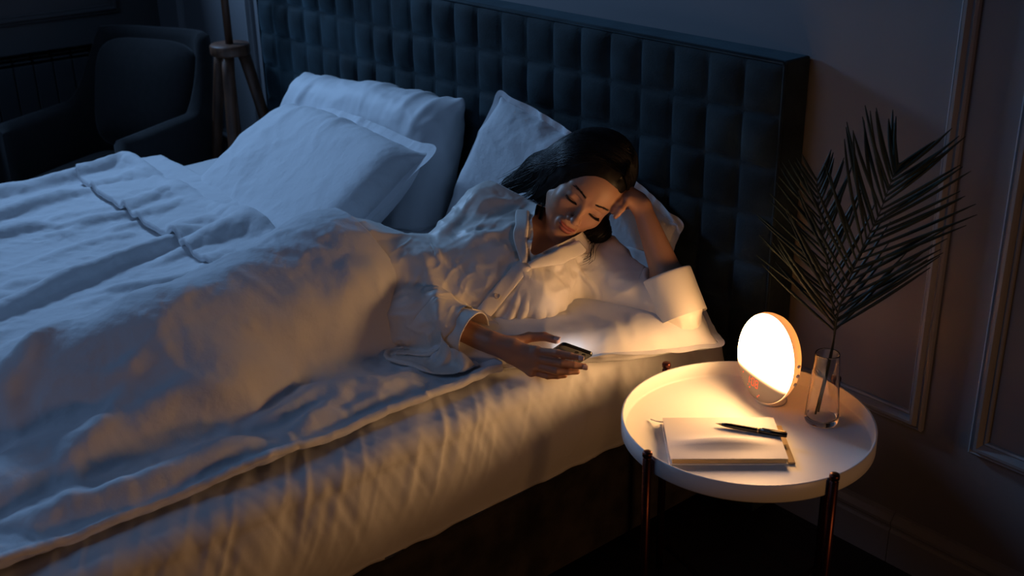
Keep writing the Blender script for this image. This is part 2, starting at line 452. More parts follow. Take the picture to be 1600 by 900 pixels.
# ================================================================ NOTEBOOK, PEN
nb = empty('notebook', (-1.262, -.535, LZ+.0), radians(38))
# corners of the notebook on the table top: long side runs along local x
nb_c = np.array([-1.236, -.530]); ux = np.array([.665, .747])*1; 
nb.location = (-1.239, -.530, LZ); nb.rotation_euler = (0, 0, math.atan2(.169, .150))
tag(nb, 'white notebook with a folded leaf lying on the side table', 'notebook')
bm = bmesh.new(); box(bm, -.118, .103, -.077, .079, 0, .002); bevel(from_bm('back_cover', bm, M_cover, nb), .0008)
bm = bmesh.new(); box(bm, -.112, .100, -.074, .073, .0022, .0125); pg = from_bm('page_block', bm, M_kraft, nb)
bm = bmesh.new(); box(bm, .104, .117, -.075, .064, 0.0, .004); bevel(from_bm('elastic_flap', bm, M_kraft, nb), .001)
U = np.linspace(0, 1, 25); Vv = np.linspace(0, 1, 15)
V = []
for u in U:
    for v in Vv:
        # the front cover lifts along its free edge
        z = .0135+.013*(sin(pi*u)**1.2)*math.exp(-((v-.36)/.10)**2)*(1 if v < .6 else math.exp(-((v-.6)/.1)**2))
        V.append((-.116+.219*u, -.0765+.1555*v, z))
n_ = len(V)
V2 = [(x, y, z-.0013) for (x, y, z) in V]
F = grid_faces(25, 15); F2 = [tuple(n_+i for i in reversed(f)) for f in F]
fr = from_arrays('front_cover', V+V2, F+F2, M_cover, nb)
tube('ribbon', [(-.108, .066, .012), (-.118, .068, .010), (-.128, .078, .006), (-.138, .092, .0025)], .0013, M_cover, nb, 6)
pen = empty('ballpoint_pen', (-1.222, -.478, LZ+.0195), math.atan2(.107, .138)-radians(9))
tag(pen, 'black ballpoint pen with a brass band lying on the notebook', 'pen')
def rod(name, prof, m, parent):
    V = []; seg = 20
    for (x, r) in prof:
        for k in range(seg): V.append((x, r*cos(2*pi*k/seg), r*sin(2*pi*k/seg)))
    F = grid_faces(len(prof), seg, True); F.append(tuple(range(seg))); F.append(tuple((len(prof)-1)*seg+k for k in range(seg))[::-1])
    return from_arrays(name, V, F, m, parent)
rod('barrel', [(-.058, .0030), (-.050, .0042), (-.035, .0050), (.010, .0053), (.0115, .0053)], M_black, pen)
rod('tip', [(-.070, .0004), (-.066, .0011), (-.0585, .0027), (-.058, .0031)], M_gold, pen)
rod('band', [(.0115, .0057), (.0145, .0057)], M_gold, pen)
rod('cap', [(.0145, .0053), (.045, .0054), (.066, .0050), (.068, .0042)], M_black, pen)
rod('clip', [(.02, .0012), (.062, .0012), (.066, .0014)], M_gold, pen).location = (0, .002, .0055)

# ================================================================ TRIPOD FLOOR LAMP
fx, fy, fz = -3.80, -.205, .83
lp = empty('floor_lamp', (fx, fy, 0)); tag(lp, 'wooden tripod floor lamp standing between armchair and bed', 'floor lamp')
tube('pole', [(0, 0, fz+.01), (0, 0, 1.52)], .0135, M_wood, lp, 16)
lathe('hub', [(.001, -.02), (.066, -.02), (.070, -.015), (.070, .012), (.066, .017), (.001, .017)], M_wood, lp, 40, (0, 0, fz))
for a in (200, 320, 80):
    d = np.array([cos(radians(a)), sin(radians(a)), 0])
    top = d*.046+np.array([0, 0, fz-.015]); bot = d*.17
    P = [top+(bot-top)*t+d*.018*sin(pi*t) for t in np.linspace(0, 1, 12)]
    tube('leg', P, np.linspace(.024, .013, 12), M_wood, lp, 12, flat=.7)
tube('centre_rod', [(0, 0, .40), (0, 0, fz-.01)], .007, M_wood, lp, 10)
lathe('rod_weight', [(.001, -.02), (.022, -.018), (.022, .0), (.001, .01)], M_wood, lp, 20, (0, 0, .40))
lathe('lamp_shade', [(.19, 1.50), (.14, 1.76), (.137, 1.76), (.187, 1.50)], M_shade, lp, 48)

# ================================================================ ARMCHAIR
ch = empty('armchair', (-4.13, -.50, 0), math.atan2(-.88, .47)+pi/2)     # local -y is the front
tag(ch, 'dark grey upholstered armchair in the corner by the radiator', 'armchair')
def cushion(name, hx, hy, hz, loc, rot, m, parent, p=5.0, crown=.25):
    nu, nv = 40, 24; V = []
    for i in range(nv+1):
        ph = -pi/2+pi*i/nv
        for j in range(nu):
            th_ = 2*pi*j/nu
            c1 = np.sign(cos(th_))*abs(cos(th_))**(2/p); s1 = np.sign(sin(th_))*abs(sin(th_))**(2/p)
            c2 = abs(cos(ph))**(2/3.2); s2 = np.sign(sin(ph))*abs(sin(ph))**(2/2.6)
            x, y = c1*c2, s1*c2
            V.append((hx*x, hy*y, hz*s2*(1-crown*(max(abs(x), abs(y))**4))))
    F = grid_faces(nv+1, nu, True)
    V = np.array(V) @ np.array(Matrix.Rotation(rot, 3, 'X')).T + np.array(loc)
    return from_arrays(name, V, F, m, parent)
# wrap-around shell: arms sweep up into the back
Ns = 48; V = []
for i in range(Ns+1):
    t = i/Ns; a = pi*(t)           # 0: right arm front, pi: left arm front
    ex = cos(a); ey = sin(a)
    x = .31*np.sign(ex)*abs(ex)**.42; y = -.20+.46*ey**.62 if ey > 1e-9 else -.20
    if t < .04 or t > .96: y = -.34+(.14)*min(t, 1-t)/.04
    hgt = .60+.25*max(0, min(1, (ey**1.5-.25)/.55))**1.4
    lean = .10*max(0, ey)
    for (k, (off, zz)) in enumerate([(0, .20), (-.0, .40), (0, hgt-.02), (.015, hgt), (.04, hgt+.004), (.062, hgt-.012), (.07, hgt-.05), (.07, .4), (.06, .20)]):
        n2 = np.array([ex*.6, ey]); n2 = n2/np.linalg.norm(n2)
        f_ = off-.07+ (lean*(zz-.4) if zz > .4 else 0)
        V.append((x+n2[0]*f_, y+n2[1]*f_, zz))
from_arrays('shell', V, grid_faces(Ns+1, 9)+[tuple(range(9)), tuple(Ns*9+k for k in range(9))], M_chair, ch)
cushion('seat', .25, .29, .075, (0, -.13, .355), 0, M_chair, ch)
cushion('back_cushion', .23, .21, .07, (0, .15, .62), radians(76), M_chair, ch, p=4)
for (sx_, sy_) in ((-1, -1), (1, -1), (-1, 1), (1, 1)):
    tube('leg', [(sx_*.22, sy_*.24-.06, .24), (sx_*.27, sy_*.29-.06, 0)], np.array([.02, .012]), M_wood, ch, 12)
# ================================================================ numeric helpers: noise, signed distances, cloth relaxation
def vnoise(P, seed=0):
    """smooth 3-D value noise in [-1,1]"""
    P = np.asarray(P, float); i = np.floor(P).astype(np.int64); f = P-i; f = f*f*(3-2*f)
    def h(a, b, c):
        n = (a*374761393 + b*668265263 + c*2147483647 + seed*974711) & 0x7fffffff
        n = ((n ^ (n >> 13))*1274126177) & 0x7fffffff
        return ((n ^ (n >> 16)) & 0xffff)/32767.5-1
    r = 0
    for dx in (0, 1):
        for dy in (0, 1):
            for dz in (0, 1):
                w_ = (f[:, 0] if dx else 1-f[:, 0])*(f[:, 1] if dy else 1-f[:, 1])*(f[:, 2] if dz else 1-f[:, 2])
                r = r+w_*h(i[:, 0]+dx, i[:, 1]+dy, i[:, 2]+dz)
    return r
def fbm(P, seed=0, octv=3):
    return sum(vnoise(P*2**k+17*k, seed+k)/2**k for k in range(octv))

def cone(P, a, b, ra, rb):
    """round cone distance (radius interpolated along the axis)"""
    a = np.asarray(a, float); b = np.asarray(b, float); d = b-a
    t = np.clip(((P-a)@d)/(d@d), 0, 1)
    return np.linalg.norm(P-a-t[:, None]*d, axis=1)-(ra+(rb-ra)*t)
def ell(P, c, r, A=None):
    q = P-np.asarray(c, float)
    if A is not None: q = q@np.asarray(A).T
    r = np.asarray(r, float)
    k0 = np.linalg.norm(q/r, axis=1); k1 = np.linalg.norm(q/(r*r), axis=1)+1e-9
    return k0*(k0-1)/k1
def smin(a, b, k):
    h = np.clip(.5+.5*(b-a)/k, 0, 1)
    return b+(a-b)*h-k*h*(1-h)
def smax(a, b, k): return -smin(-a, -b, k)

def surface_nets(fn, lo, hi, h, coarse=8):
    """polygonise fn(P)=0 inside the box; only the coarse blocks near the surface are evaluated"""
    lo = np.asarray(lo, float); n = np.ceil((np.asarray(hi)-lo)/(h*coarse)).astype(int); N = n*coarse+1
    bc = np.stack(np.meshgrid(*[np.arange(k) for k in n], indexing='ij'), -1).reshape(-1, 3)
    ctr = lo+(bc+.5)*h*coarse
    near = np.abs(fn(ctr)) < h*coarse*1.6
    G = np.full(tuple(N), 9.0, np.float32)
    off = np.stack(np.meshgrid(*[np.arange(coarse+1)]*3, indexing='ij'), -1).reshape(-1, 3)
    B = bc[near]
    for s in range(0, len(B), 400):
        I = (B[s:s+400, None, :]*coarse+off[None]).reshape(-1, 3)
        G[I[:, 0], I[:, 1], I[:, 2]] = fn(lo+I*h)
    # active cells
    S = G < 0
    c0 = S[:-1, :-1, :-1]
    allin = c0.copy(); anyin = c0.copy()
    for d in range(1, 8):
        s_ = S[(d & 1):N[0]-1+(d & 1), (d >> 1 & 1):N[1]-1+(d >> 1 & 1), (d >> 2 & 1):N[2]-1+(d >> 2 & 1)]
        allin &= s_; anyin |= s_
    act = np.argwhere(anyin & ~allin)
    idx = np.full(tuple(N-1), -1, np.int32); idx[act[:, 0], act[:, 1], act[:, 2]] = np.arange(len(act))
    acc = np.zeros((len(act), 3)); cnt = np.zeros(len(act))
    cs = [(i & 1, i >> 1 & 1, i >> 2 & 1) for i in range(8)]
    val = [G[act[:, 0]+a, act[:, 1]+b, act[:, 2]+c].astype(float) for (a, b, c) in cs]
    for i in range(8):
        for bit in (1, 2, 4):
            if i & bit: continue
            j = i | bit
            m_ = (val[i] < 0) != (val[j] < 0)
            t = np.where(m_, val[i]/(val[i]-val[j]+1e-20), 0)
            p = np.array(cs[i])+t[:, None]*(np.array(cs[j])-np.array(cs[i]))
            acc[m_] += p[m_]; cnt[m_] += 1
    V = lo+(act+acc/np.maximum(cnt, 1)[:, None])*h
    F = []
    for ax in range(3):
        u, v = (ax+1) % 3, (ax+2) % 3
        sl0 = [slice(None)]*3; sl1 = [slice(None)]*3; sl0[ax] = slice(0, -1); sl1[ax] = slice(1, None)
        A = S[tuple(sl0)]; B_ = S[tuple(sl1)]
        E = np.argwhere(A != B_)
        E = E[(E[:, u] > 0) & (E[:, v] > 0) & (E[:, u] < N[u]-1) & (E[:, v] < N[v]-1)]
        if len(E) == 0: continue
        ins = A[E[:, 0], E[:, 1], E[:, 2]]
        du = np.zeros(3, int); du[u] = 1; dv = np.zeros(3, int); dv[v] = 1
        q = [idx[tuple((E-o_).T)] for o_ in (du+dv, dv, 0*du, du)]
        Q = np.stack(q, 1); Q = Q[(Q >= 0).all(1)] if (Q >= 0).all() else Q
        ok = (Q >= 0).all(1) if len(Q) == len(ins) else slice(None)
        if len(Q) == len(ins): Q = Q[ok]; ins = ins[ok]
        Q[~ins] = Q[~ins][:, ::-1]
        F.append(Q)
    return V, np.concatenate(F)

def edges_of(F):
    F = np.asarray(F); E = np.concatenate([F[:, [i, (i+1) % F.shape[1]]] for i in range(F.shape[1])])
    E.sort(1); return np.unique(E, axis=0)
def quads_diag(F): return np.concatenate([F[:, [0, 2]], F[:, [1, 3]]])
def bend_pairs(F, nv):
    """pairs two edges apart: for each edge, the far vertices of the quads on both sides"""
    F = np.asarray(F); D = {}
    out = []
    for k in range(4):
        a, b, c, d = F[:, k], F[:, (k+1) % 4], F[:, (k+2) % 4], F[:, (k+3) % 4]
        key = np.minimum(a, b).astype(np.int64)*nv+np.maximum(a, b)
        out.append(np.stack([key, a, d, b, c], 1))     # edge a-b; d lies across from a, c across from b
    A = np.concatenate(out); A = A[np.argsort(A[:, 0], kind='stable')]
    same = np.nonzero(A[1:, 0] == A[:-1, 0])[0]
    P, Q = A[same], A[same+1]
    sw = (P[:, 1] == Q[:, 1])
    p1 = np.where(sw, Q[:, 2], Q[:, 4]); p2 = np.where(sw, Q[:, 4], Q[:, 2])
    return np.concatenate([np.stack([P[:, 2], p1], 1), np.stack([P[:, 4], p2], 1)])
def relax(X, cons, collide, steps, g=(0, 0, -9.8), dt=.006, sub=6, pin=None, damp=.96, force=None, omega=1.3):
    """position-based cloth; cons = list of (pairs, rest, stiffness); pin = bool mask"""
    n = len(X); X = X.copy(); Xp = X.copy(); g = np.asarray(g)
    I = np.concatenate([c[0][:, 0] for c in cons]); J = np.concatenate([c[0][:, 1] for c in cons])
    R0 = np.concatenate([c[1] for c in cons]); K = np.concatenate([np.full(len(c[0]), c[2], float) if np.isscalar(c[2]) else c[2] for c in cons])
    wm = np.ones(n) if pin is None else 1.0-pin.astype(float)
    deg = np.bincount(I, K, n)+np.bincount(J, K, n)+1e-9
    wI = np.where(wm[I]+wm[J] > 0, 1/(np.maximum(wm[I]+wm[J], 1e-9)), 0)
    for s in range(steps):
        Vv = (X-Xp)*damp
        Xp = X.copy()
        a = g*dt*dt+(0 if force is None else force(X)*dt*dt)
        X = X+(Vv+a)*wm[:, None]
        for k in range(sub):
            d = X[J]-X[I]; L_ = np.sqrt((d*d).sum(1))+1e-12
            c = (K*(L_-R0)/L_*wI)[:, None]*d
            for ax in range(3):
                X[:, ax] += omega*wm*2*(np.bincount(I, c[:, ax], n)-np.bincount(J, c[:, ax], n))/deg
        X, Xp = collide(X, Xp)
    return X
def rest_len(X, E): return np.linalg.norm(X[E[:, 0]]-X[E[:, 1]], axis=1)
def sdf_push(sdf, margin, mu=.6, eps=2e-3):
    def f(X, Xp):
        d = sdf(X); m_ = d < margin
        if m_.any():
            Q = X[m_]; G = np.stack([sdf(Q+e)-sdf(Q-e) for e in np.eye(3)*eps], 1)
            G /= np.linalg.norm(G, axis=1)[:, None]+1e-9
            X[m_] = Q+G*(margin-d[m_])[:, None]
            Xp[m_] += (X[m_]-Xp[m_])*mu
        return X, Xp
    return f
def vnormals(X, F):
    F = np.asarray(F); a, b_, c, d = (X[F[:, i]] for i in range(4)); nn = np.cross(c-a, d-b_); N_ = np.zeros_like(X)
    for ax in range(3):
        N_[:, ax] = sum(np.bincount(F[:, i], nn[:, ax], len(X)) for i in range(4))
    return N_/(np.linalg.norm(N_, axis=1)[:, None]+1e-12)
def crease(X, F, amp, scale, seed=0, aniso=(1, 1, 1), sharp=3):
    """small sharp folds of cotton, raised along the normal"""
    P = X*scale*np.array(aniso)+.6*np.stack([vnoise(X*scale*.6, seed+k) for k in (1, 2, 3)], 1)
    r_ = np.clip(1-np.abs(fbm(P, seed+9, 2)), 0, 1)**sharp*np.clip(.6+vnoise(X*scale*.35, seed+4), 0, 1.4)
    return X+vnormals(X, F)*(amp*r_)[:, None]
def refine(X, F, lv=1):
    """Catmull-Clark subdivision of arrays"""
    me = bpy.data.meshes.new('tmp'); me.from_pydata(np.asarray(X).tolist(), [], np.asarray(F).tolist()); me.update()
    ob = bpy.data.objects.new('tmp', me); C.objects.link(ob)
    md = ob.modifiers.new('s', 'SUBSURF'); md.levels = lv; md.render_levels = lv
    dg = bpy.context.evaluated_depsgraph_get(); ev = ob.evaluated_get(dg); m2 = ev.to_mesh()
    V = np.empty(len(m2.vertices)*3); m2.vertices.foreach_get('co', V); Q = np.empty(len(m2.loops), int); m2.loops.foreach_get('vertex_index', Q)
    V = V.reshape(-1, 3).copy(); Q = Q.reshape(-1, 4).copy(); ev.to_mesh_clear()
    bpy.data.objects.remove(ob); bpy.data.meshes.remove(me)
    return V, Q
def subsurf(o, lv=1):
    md = o.modifiers.new('smooth', 'SUBSURF'); md.levels = lv; md.render_levels = lv
    return o
def solidify(o, t, off=-1):
    md = o.modifiers.new('thickness', 'SOLIDIFY'); md.thickness = t; md.offset = off
    return o

# ================================================================ MATTRESS in its fitted sheet
ZT = .520
def mattress():
    x0, x1, y0, y1 = -3.60, -1.603, -2.155, -.118
    # unrolled profile across the right edge: top -> rounded shoulder -> side, repeated around the outline by an SDF-like map
    nx_, ny_ = 150, 260
    V = []; F = []
    # top-and-right sheet: parameter s runs from the left side over the top and down the right side
    W = x1-x0; hgt = ZT-.288; r = .055
    prof = []; r = .040
    for t in np.linspace(0, 1, 10): prof.append((x0-.006*sin(pi*t), .288+(hgt-r)*t))
    for t in np.linspace(0, pi/2, 8)[1:]: prof.append((x0+r-r*cos(t), ZT-r+r*sin(t)))
    for t in np.linspace(x0+r, x1-.30, 30)[1:]: prof.append((t, ZT))
    for t in np.linspace(x1-.30, x1-r, 34)[1:]: prof.append((t, ZT))
    for t in np.linspace(0, pi/2, 12)[1:]: prof.append((x1-r+r*sin(t), ZT-r+r*cos(t)))
    for t in np.linspace(0, 1, 30)[1:]: prof.append((x1+.022*sin(pi*min(1, t*1.05)), ZT-r-(hgt-r)*t))
    prof = np.array(prof); n = len(prof)
    tan = np.gradient(prof, axis=0); nrm = np.stack([-tan[:, 1], tan[:, 0]], 1); nrm /= np.linalg.norm(nrm, axis=1)[:, None]
    arc = np.r_[0, np.cumsum(np.linalg.norm(np.diff(prof, axis=0), axis=1))]
    Y = np.linspace(y0, y1, 420)
    P = np.zeros((len(Y), n, 3))
    for i, y in enumerate(Y):
        e = 1-max(0, (abs(y-(y0+y1)/2)-((y1-y0)/2-.06))/.06)**2*.22     # the ends round off
        P[i, :, 0] = prof[:, 0]*1.0; P[i, :, 1] = y; P[i, :, 2] = .288+(prof[:, 1]-.288)*e
    q = P.reshape(-1, 3)
    s = np.tile(arc, len(Y)); NN = np.tile(nrm, (len(Y), 1))
    se = s-arc[-1]                                  # distance up from the lower right edge (negative)
    yy = q[:, 1]
    m_side = np.exp(-((se+.19)/.12)**2)
    lean = yy*1.0+se*.55
    f1 = fbm(np.stack([lean*26, se*3.2, 0*se], 1), 3, 2); f1 = 1-np.abs(f1)*1.7
    f2 = fbm(np.stack([(yy-se*.35)*60, se*6, 0*se+4], 1), 5, 2)
    f3 = fbm(np.stack([q[:, 0]*5, yy*7, 0*se], 1), 9, 3)
    f4 = 1-2*np.abs(fbm(np.stack([(yy+se*1.1)*11, (se-yy*.3)*2.6, 0*se+8], 1), 12, 2))
    disp = m_side*(.0032*np.clip(f1, -.5, 1)+.0012*f2+.0006*f4)+.003*f3+.0008*f4*np.exp(-((se+.32)/.12)**2)
    disp *= np.clip(-se/.03, 0, 1)
    q[:, 0] += NN[:, 0]*disp; q[:, 2] += NN[:, 1]*disp
    # gathered hem at the bottom
    q[:, 2] += np.clip(1+se/.02, 0, 1)*.003*np.sin(yy*60)
    V = q-np.array([-2.6, -1.1, .288])
    F = grid_faces(len(Y), n)
    a = [i for i in range(n)]; b_ = [(len(Y)-1)*n+i for i in range(n)]
    F = [tuple(reversed(f)) for f in F]+[tuple(reversed(a)), tuple(b_)]
    # underside
    F.append(tuple(i*n for i in range(len(Y)))+tuple(i*n+n-1 for i in reversed(range(len(Y)))))
    o = from_arrays('mattress', V, F, M_sheet); o.location = (-2.6, -1.1, .288)
    tag(o, 'thick mattress in a gathered white fitted sheet on the bed base', 'mattress')
mattress()

# ================================================================ WOMAN: pose (metres, world) -------------------------------------------------
pel = np.array([-2.115, -.840, .635]); bel = np.array([-1.985, -.675, .615]); che = np.array([-1.880, -.525, .640]); nck = np.array([-1.918, -.398, .698])
shR = np.array([-1.995, -.505, .755]); shL = np.array([-1.775, -.375, .640])
elR = np.array([-1.965, -.785, .610]); wrR = np.array([-1.728, -.716, .587])
elL = np.array([-1.552, -.325, .603]); wrL = np.array([-1.694, -.305, .797])
kneT = np.array([-2.06, -1.28, .630]); ankT = np.array([-2.16, -1.70, .585]); footT = np.array([-2.10, -1.84, .575])
kneB = np.array([-1.96, -1.24, .585]); ankB = np.array([-2.16, -1.62, .565])
ax_ch = (shL-shR)/np.linalg.norm(shL-shR)
up_ch = np.array([-.017, .92, .39]); up_ch = up_ch-ax_ch*np.dot(up_ch, ax_ch); up_ch /= np.linalg.norm(up_ch); n_ch = np.cross(ax_ch, up_ch)
def legs_sdf(P):
    d = cone(P, pel, kneT, .125, .080)
    d = smin(d, ell(P, pel, (.150, .165, .130)), .05)
    d = smin(d, cone(P, kneT, ankT, .085, .05), .04)
    d = smin(d, cone(P, ankT, footT, .055, .05), .03)
    d = smin(d, cone(P, kneB, ankB, .07, .05), .04)
    # bedding piled in front of the legs
    d = smin(d, cone(P, (-1.99, -.86, .50), (-1.88, -1.85, .51), .045, .05), .13)
    return d
def bed_plane(P, z=ZT):
    # top of the mattress; beyond its left and foot edges the cloth may fall
    q = np.maximum(np.abs(P[:, :2]-np.array([-2.6, -1.14]))-np.array([.99, 1.01]), 0)
    out = np.linalg.norm(q, axis=1)
    return np.where(out > 0, np.sqrt(out**2+np.maximum(P[:, 2]-z, 0)**2)+np.where(P[:, 2] < z, .0, 0), P[:, 2]-z)
def torso_sdf(P):
    ax, up_, nn = ax_ch, up_ch, n_ch
    A = np.stack([ax, up_, nn])
    d = ell(P, che, (.140, .150, .092), A)
    d = smin(d, cone(P, che, bel, .105, .095), .05)
    d = smin(d, cone(P, bel, pel, .10, .13), .06)
    d = smin(d, cone(P, shR, shL, .052, .050), .06)
    d = smin(d, ell(P, pel, (.145, .16, .125)), .05)
    # bust
    d = smin(d, ell(P, che+nn*.055+ax*.062-up_*.02, (.055, .058, .045), A), .04)
    d = smin(d, ell(P, che+nn*.055-ax*.062-up_*.02, (.055, .058, .045), A), .04)
    return d

# ================================================================ DUVET
def make_duvet():
    h = .0155
    xs = np.arange(-3.70, -1.675, h); ysd = np.arange(-2.26, -.705, h)
    nu, nv = len(xs), len(ysd)
    Xg, Yg = np.meshgrid(xs, ysd, indexing='ij')
    P = np.stack([Xg, Yg, np.full_like(Xg, 1.2)], -1).reshape(-1, 3)
    # slight wobble of the outline
    P[:, 1] += .012*vnoise(np.stack([P[:, 0]*5, P[:, 1]*2, 0*P[:, 0]], 1), 4)*(P[:, 1] > -.9)
    P[:, 0] += .008*vnoise(np.stack([P[:, 0]*2, P[:, 1]*6, 0*P[:, 0]], 1), 6)*(P[:, 0] > -1.9)
    wy = np.clip((P[:, 1]+1.3)/.59, 0, 1)**2
    P[:, 1] -= .10*wy*np.exp(-((P[:, 0]+2.06)/.17)**2)
    # drop on the body: sphere-march straight down
    sdf = lambda Q: np.minimum(legs_sdf(Q)-.012, Q[:, 2]-ZT)
    Z = P.copy()
    for k in range(60):
        d = sdf(Z)-.022; Z[:, 2] -= np.maximum(d, 0)*.7
        Z[:, 2] = np.maximum(Z[:, 2], ZT+.022)
    out = (P[:, 0] < -3.6); Z[out, 2] = ZT+.022-np.clip(-3.6-P[out, 0], 0, 1)*1.3
    Zg = Z[:, 2].reshape(nu, nv)
    for k in range(10):   # cloth bridges hollows
        Zs = Zg.copy(); Zs[1:-1, 1:-1] = (Zg[2:, 1:-1]+Zg[:-2, 1:-1]+Zg[1:-1, 2:]+Zg[1:-1, :-2])/4
        Zg = np.maximum(Zg, Zs)
    Z[:, 2] = Zg.reshape(-1)
    F = np.array(grid_faces(nu, nv))
    id_ = np.arange(nu*nv).reshape(nu, nv)
    EX = np.stack([id_[:-1].ravel(), id_[1:].ravel()], 1); EY = np.stack([id_[:, :-1].ravel(), id_[:, 1:].ravel()], 1)
    D1 = np.stack([id_[:-1, :-1].ravel(), id_[1:, 1:].ravel()], 1); D2 = np.stack([id_[1:, :-1].ravel(), id_[:-1, 1:].ravel()], 1)
    BX = np.stack([id_[:-2].ravel(), id_[2:].ravel()], 1); BY = np.stack([id_[:, :-2].ravel(), id_[:, 2:].ravel()], 1)
    B4 = np.stack([id_[:-4].ravel(), id_[4:].ravel()], 1); B5 = np.stack([id_[:, :-4].ravel(), id_[:, 4:].ravel()], 1)
    # more spare cloth away from the body, on the left
    gx = 1.0+.19*np.clip((-2.05-Z[:, 0])/.4, .62, 1.0)*(1+.5*vnoise(Z*np.array([2.5, 2.5, 0]), 21))
    gy = 1.0+.035*np.clip((-1.75-Z[:, 0])/.5, .8, 1)*(1+.6*vnoise(Z*np.array([3, 3, 0]), 22))
    def rl(E, g): return rest_len(Z, E)*(g[E[:, 0]]+g[E[:, 1]])/2
    gd = (gx+gy)/2
    cons = [(EX, rl(EX, gx), 1.), (EY, rl(EY, gy), 1.), (D1, rl(D1, gd), .55), (D2, rl(D2, gd), .55),
            (BX, rl(BX, gx), .22), (BY, rl(BY, gy), .22), (B4, rl(B4, gx), .035), (B5, rl(B5, gy), .035)]
    Z0 = Z.copy()
    # seed the folds: they fan out from the hip towards the far foot corner
    ang = radians(24)
    s1 = Z[:, 0]*cos(ang)+Z[:, 1]*sin(ang); s2 = -Z[:, 0]*sin(ang)+Z[:, 1]*cos(ang)
    amp = .055*np.clip((-1.9-Z[:, 0])/.4, .55, 1)
    Z[:, 2] += amp*np.abs(fbm(np.stack([s1*7, s2*1.5, 0*s1], 1), 31, 2))+.004*np.abs(vnoise(Z*40, 33))
    pin = np.zeros((nu, nv), bool); pin[0] = True; pin[-1] = True; pin[:, 0] = True
    pin[:, -1] = False
    pin = pin.ravel()
    # the top edge stays in place where the folded band and the hip hold it
    ed = np.zeros((nu, nv), bool); ed[:, -1] = True; ed = ed.ravel(); pin |= ed & ((Z[:, 0] < -2.6) | (Z[:, 0] > -1.75))
    base = sdf_push(lambda Q: legs_sdf(Q)-.01, .02, .5)
    def col(X, Xp):
        X, Xp = base(X, Xp)
        on = X[:, 0] > -3.61
        low = on & (X[:, 2] < ZT+.018)
        Xp[low, :2] += (X[low, :2]-Xp[low, :2])*.7
        X[low, 2] = ZT+.018; Xp[low, 2] = X[low, 2]
        return X, Xp
    X = relax(Z, cons, col, 110, g=(0, 0, -6), dt=.008, sub=5, pin=pin, damp=.93)
    return X, F, nu, nv, xs, ysd
DX, DF, dnu, dnv, dxs, dys = make_duvet()
def folds(X, F, amp, scale, deg, st, seed, mask=1.0, fr=None, wid=2.4, sharp=1.3):
    """long soft-sided ridges running in one direction of the plane fr (two unit vectors)"""
    e1, e2 = fr if fr is not None else (np.array([1., 0, 0]), np.array([0, 1., 0])); a = radians(deg)
    c1, c2 = X@e1, X@e2
    P = np.stack([(c1*cos(a)+c2*sin(a))/st, -c1*sin(a)+c2*cos(a), (X@np.cross(e1, e2))*.5], 1)*scale
    P = P+.55*np.stack([vnoise(X*scale*.5, seed+k) for k in (1, 2, 3)], 1)
    r_ = np.clip(1-wid*np.abs(vnoise(P, seed)), 0, 1)**sharp*np.clip(.45+1.1*vnoise(X*scale*.33, seed+4), 0, 1.1)
    return X+vnormals(X, F)*(amp*r_*mask)[:, None]
g_ = DX.reshape(dnu, dnv, 3)
for _ in range(3):       # soften the sharpest buckles near the body
    t_ = g_.copy(); av = (t_[2:, 1:-1]+t_[:-2, 1:-1]+t_[1:-1, 2:]+t_[1:-1, :-2])/4
    k_ = (.15+.35*np.clip((t_[1:-1, 1:-1, 0]+2.5)/.3, 0, 1))[..., None]
    g_[1:-1, 1:-1] = t_[1:-1, 1:-1]*(1-k_)+av*k_
for _ in range(14):      # calm the upper hem
    w_ = np.linspace(0, .5, 6)[None, :, None]; t_ = g_[1:-1, -6:]
    g_[1:-1, -6:] = t_*(1-w_)+w_*(g_[2:, -6:]+g_[:-2, -6:])/2
DX = g_.reshape(-1, 3)
DXc, DFc = refine(DX, DF)
DXr = DXc.copy()
nearm = np.clip((DXr[:, 0]+2.6)/.3, .25, 1)*np.clip((-1.70-DXr[:, 0])/.05, .3, 1)
def seg_d(P, a, b_):
    a = np.array(a); d = np.array(b_)-a; t = np.clip(((P-a)@d)/(d@d), 0, 1); return np.linalg.norm(P-a-t[:, None]*d, axis=1), t
for pts, hh, ww in (([(-1.75, -.90), (-1.80, -.99), (-1.83, -1.07), (-1.795, -1.19), (-1.81, -1.28)], .030, .026),
                    ([(-1.72, -1.22), (-1.755, -1.36), (-1.745, -1.46), (-1.76, -1.60)], .026, .028),
                    ([(-1.73, -1.48), (-1.76, -1.60), (-1.80, -1.72)], .022, .024),
                    ([(-1.95, -1.40), (-1.87, -1.53), (-1.785, -1.60)], .026, .024),
                    ([(-1.93, -.79), (-1.95, -.90), (-1.90, -1.02)], .014, .030),
                    ([(-2.24, -1.38), (-2.09, -1.53), (-1.98, -1.64)], .020, .028),
                    ([(-1.74, -1.07), (-1.745, -1.20)], .016, .022)):
    best = np.full(len(DXr), 9.); tt = np.zeros(len(DXr)); n_ = len(pts)-1
    Pw = DXr[:, :2]+.012*np.stack([vnoise(DXc*14, 3), vnoise(DXc*14, 4)], 1)
    for k in range(n_):
        d_, t_ = seg_d(Pw, pts[k], pts[k+1]); m_ = d_ < best; best[m_] = d_[m_]; tt[m_] = (k+t_[m_])/n_
    DXr[:, 2] += hh*np.exp(-(best/ww)**1.5)*np.sin(pi*np.clip(tt, .06, .94))**.6
leftm = np.clip((-2.35-DXr[:, 0])/.25, 0, 1)
DXr = folds(DXr, DFc, .030, 5.5, 116, 4.5, 111, leftm, wid=2.0); DXr = folds(DXr, DFc, .016, 8, 100, 4.5, 115, leftm, wid=2.2)
nearm *= np.clip((-.87-DXr[:, 1])/.12, .0, 1); leftm *= np.clip((-.74-DXr[:, 1])/.08, 0, 1)
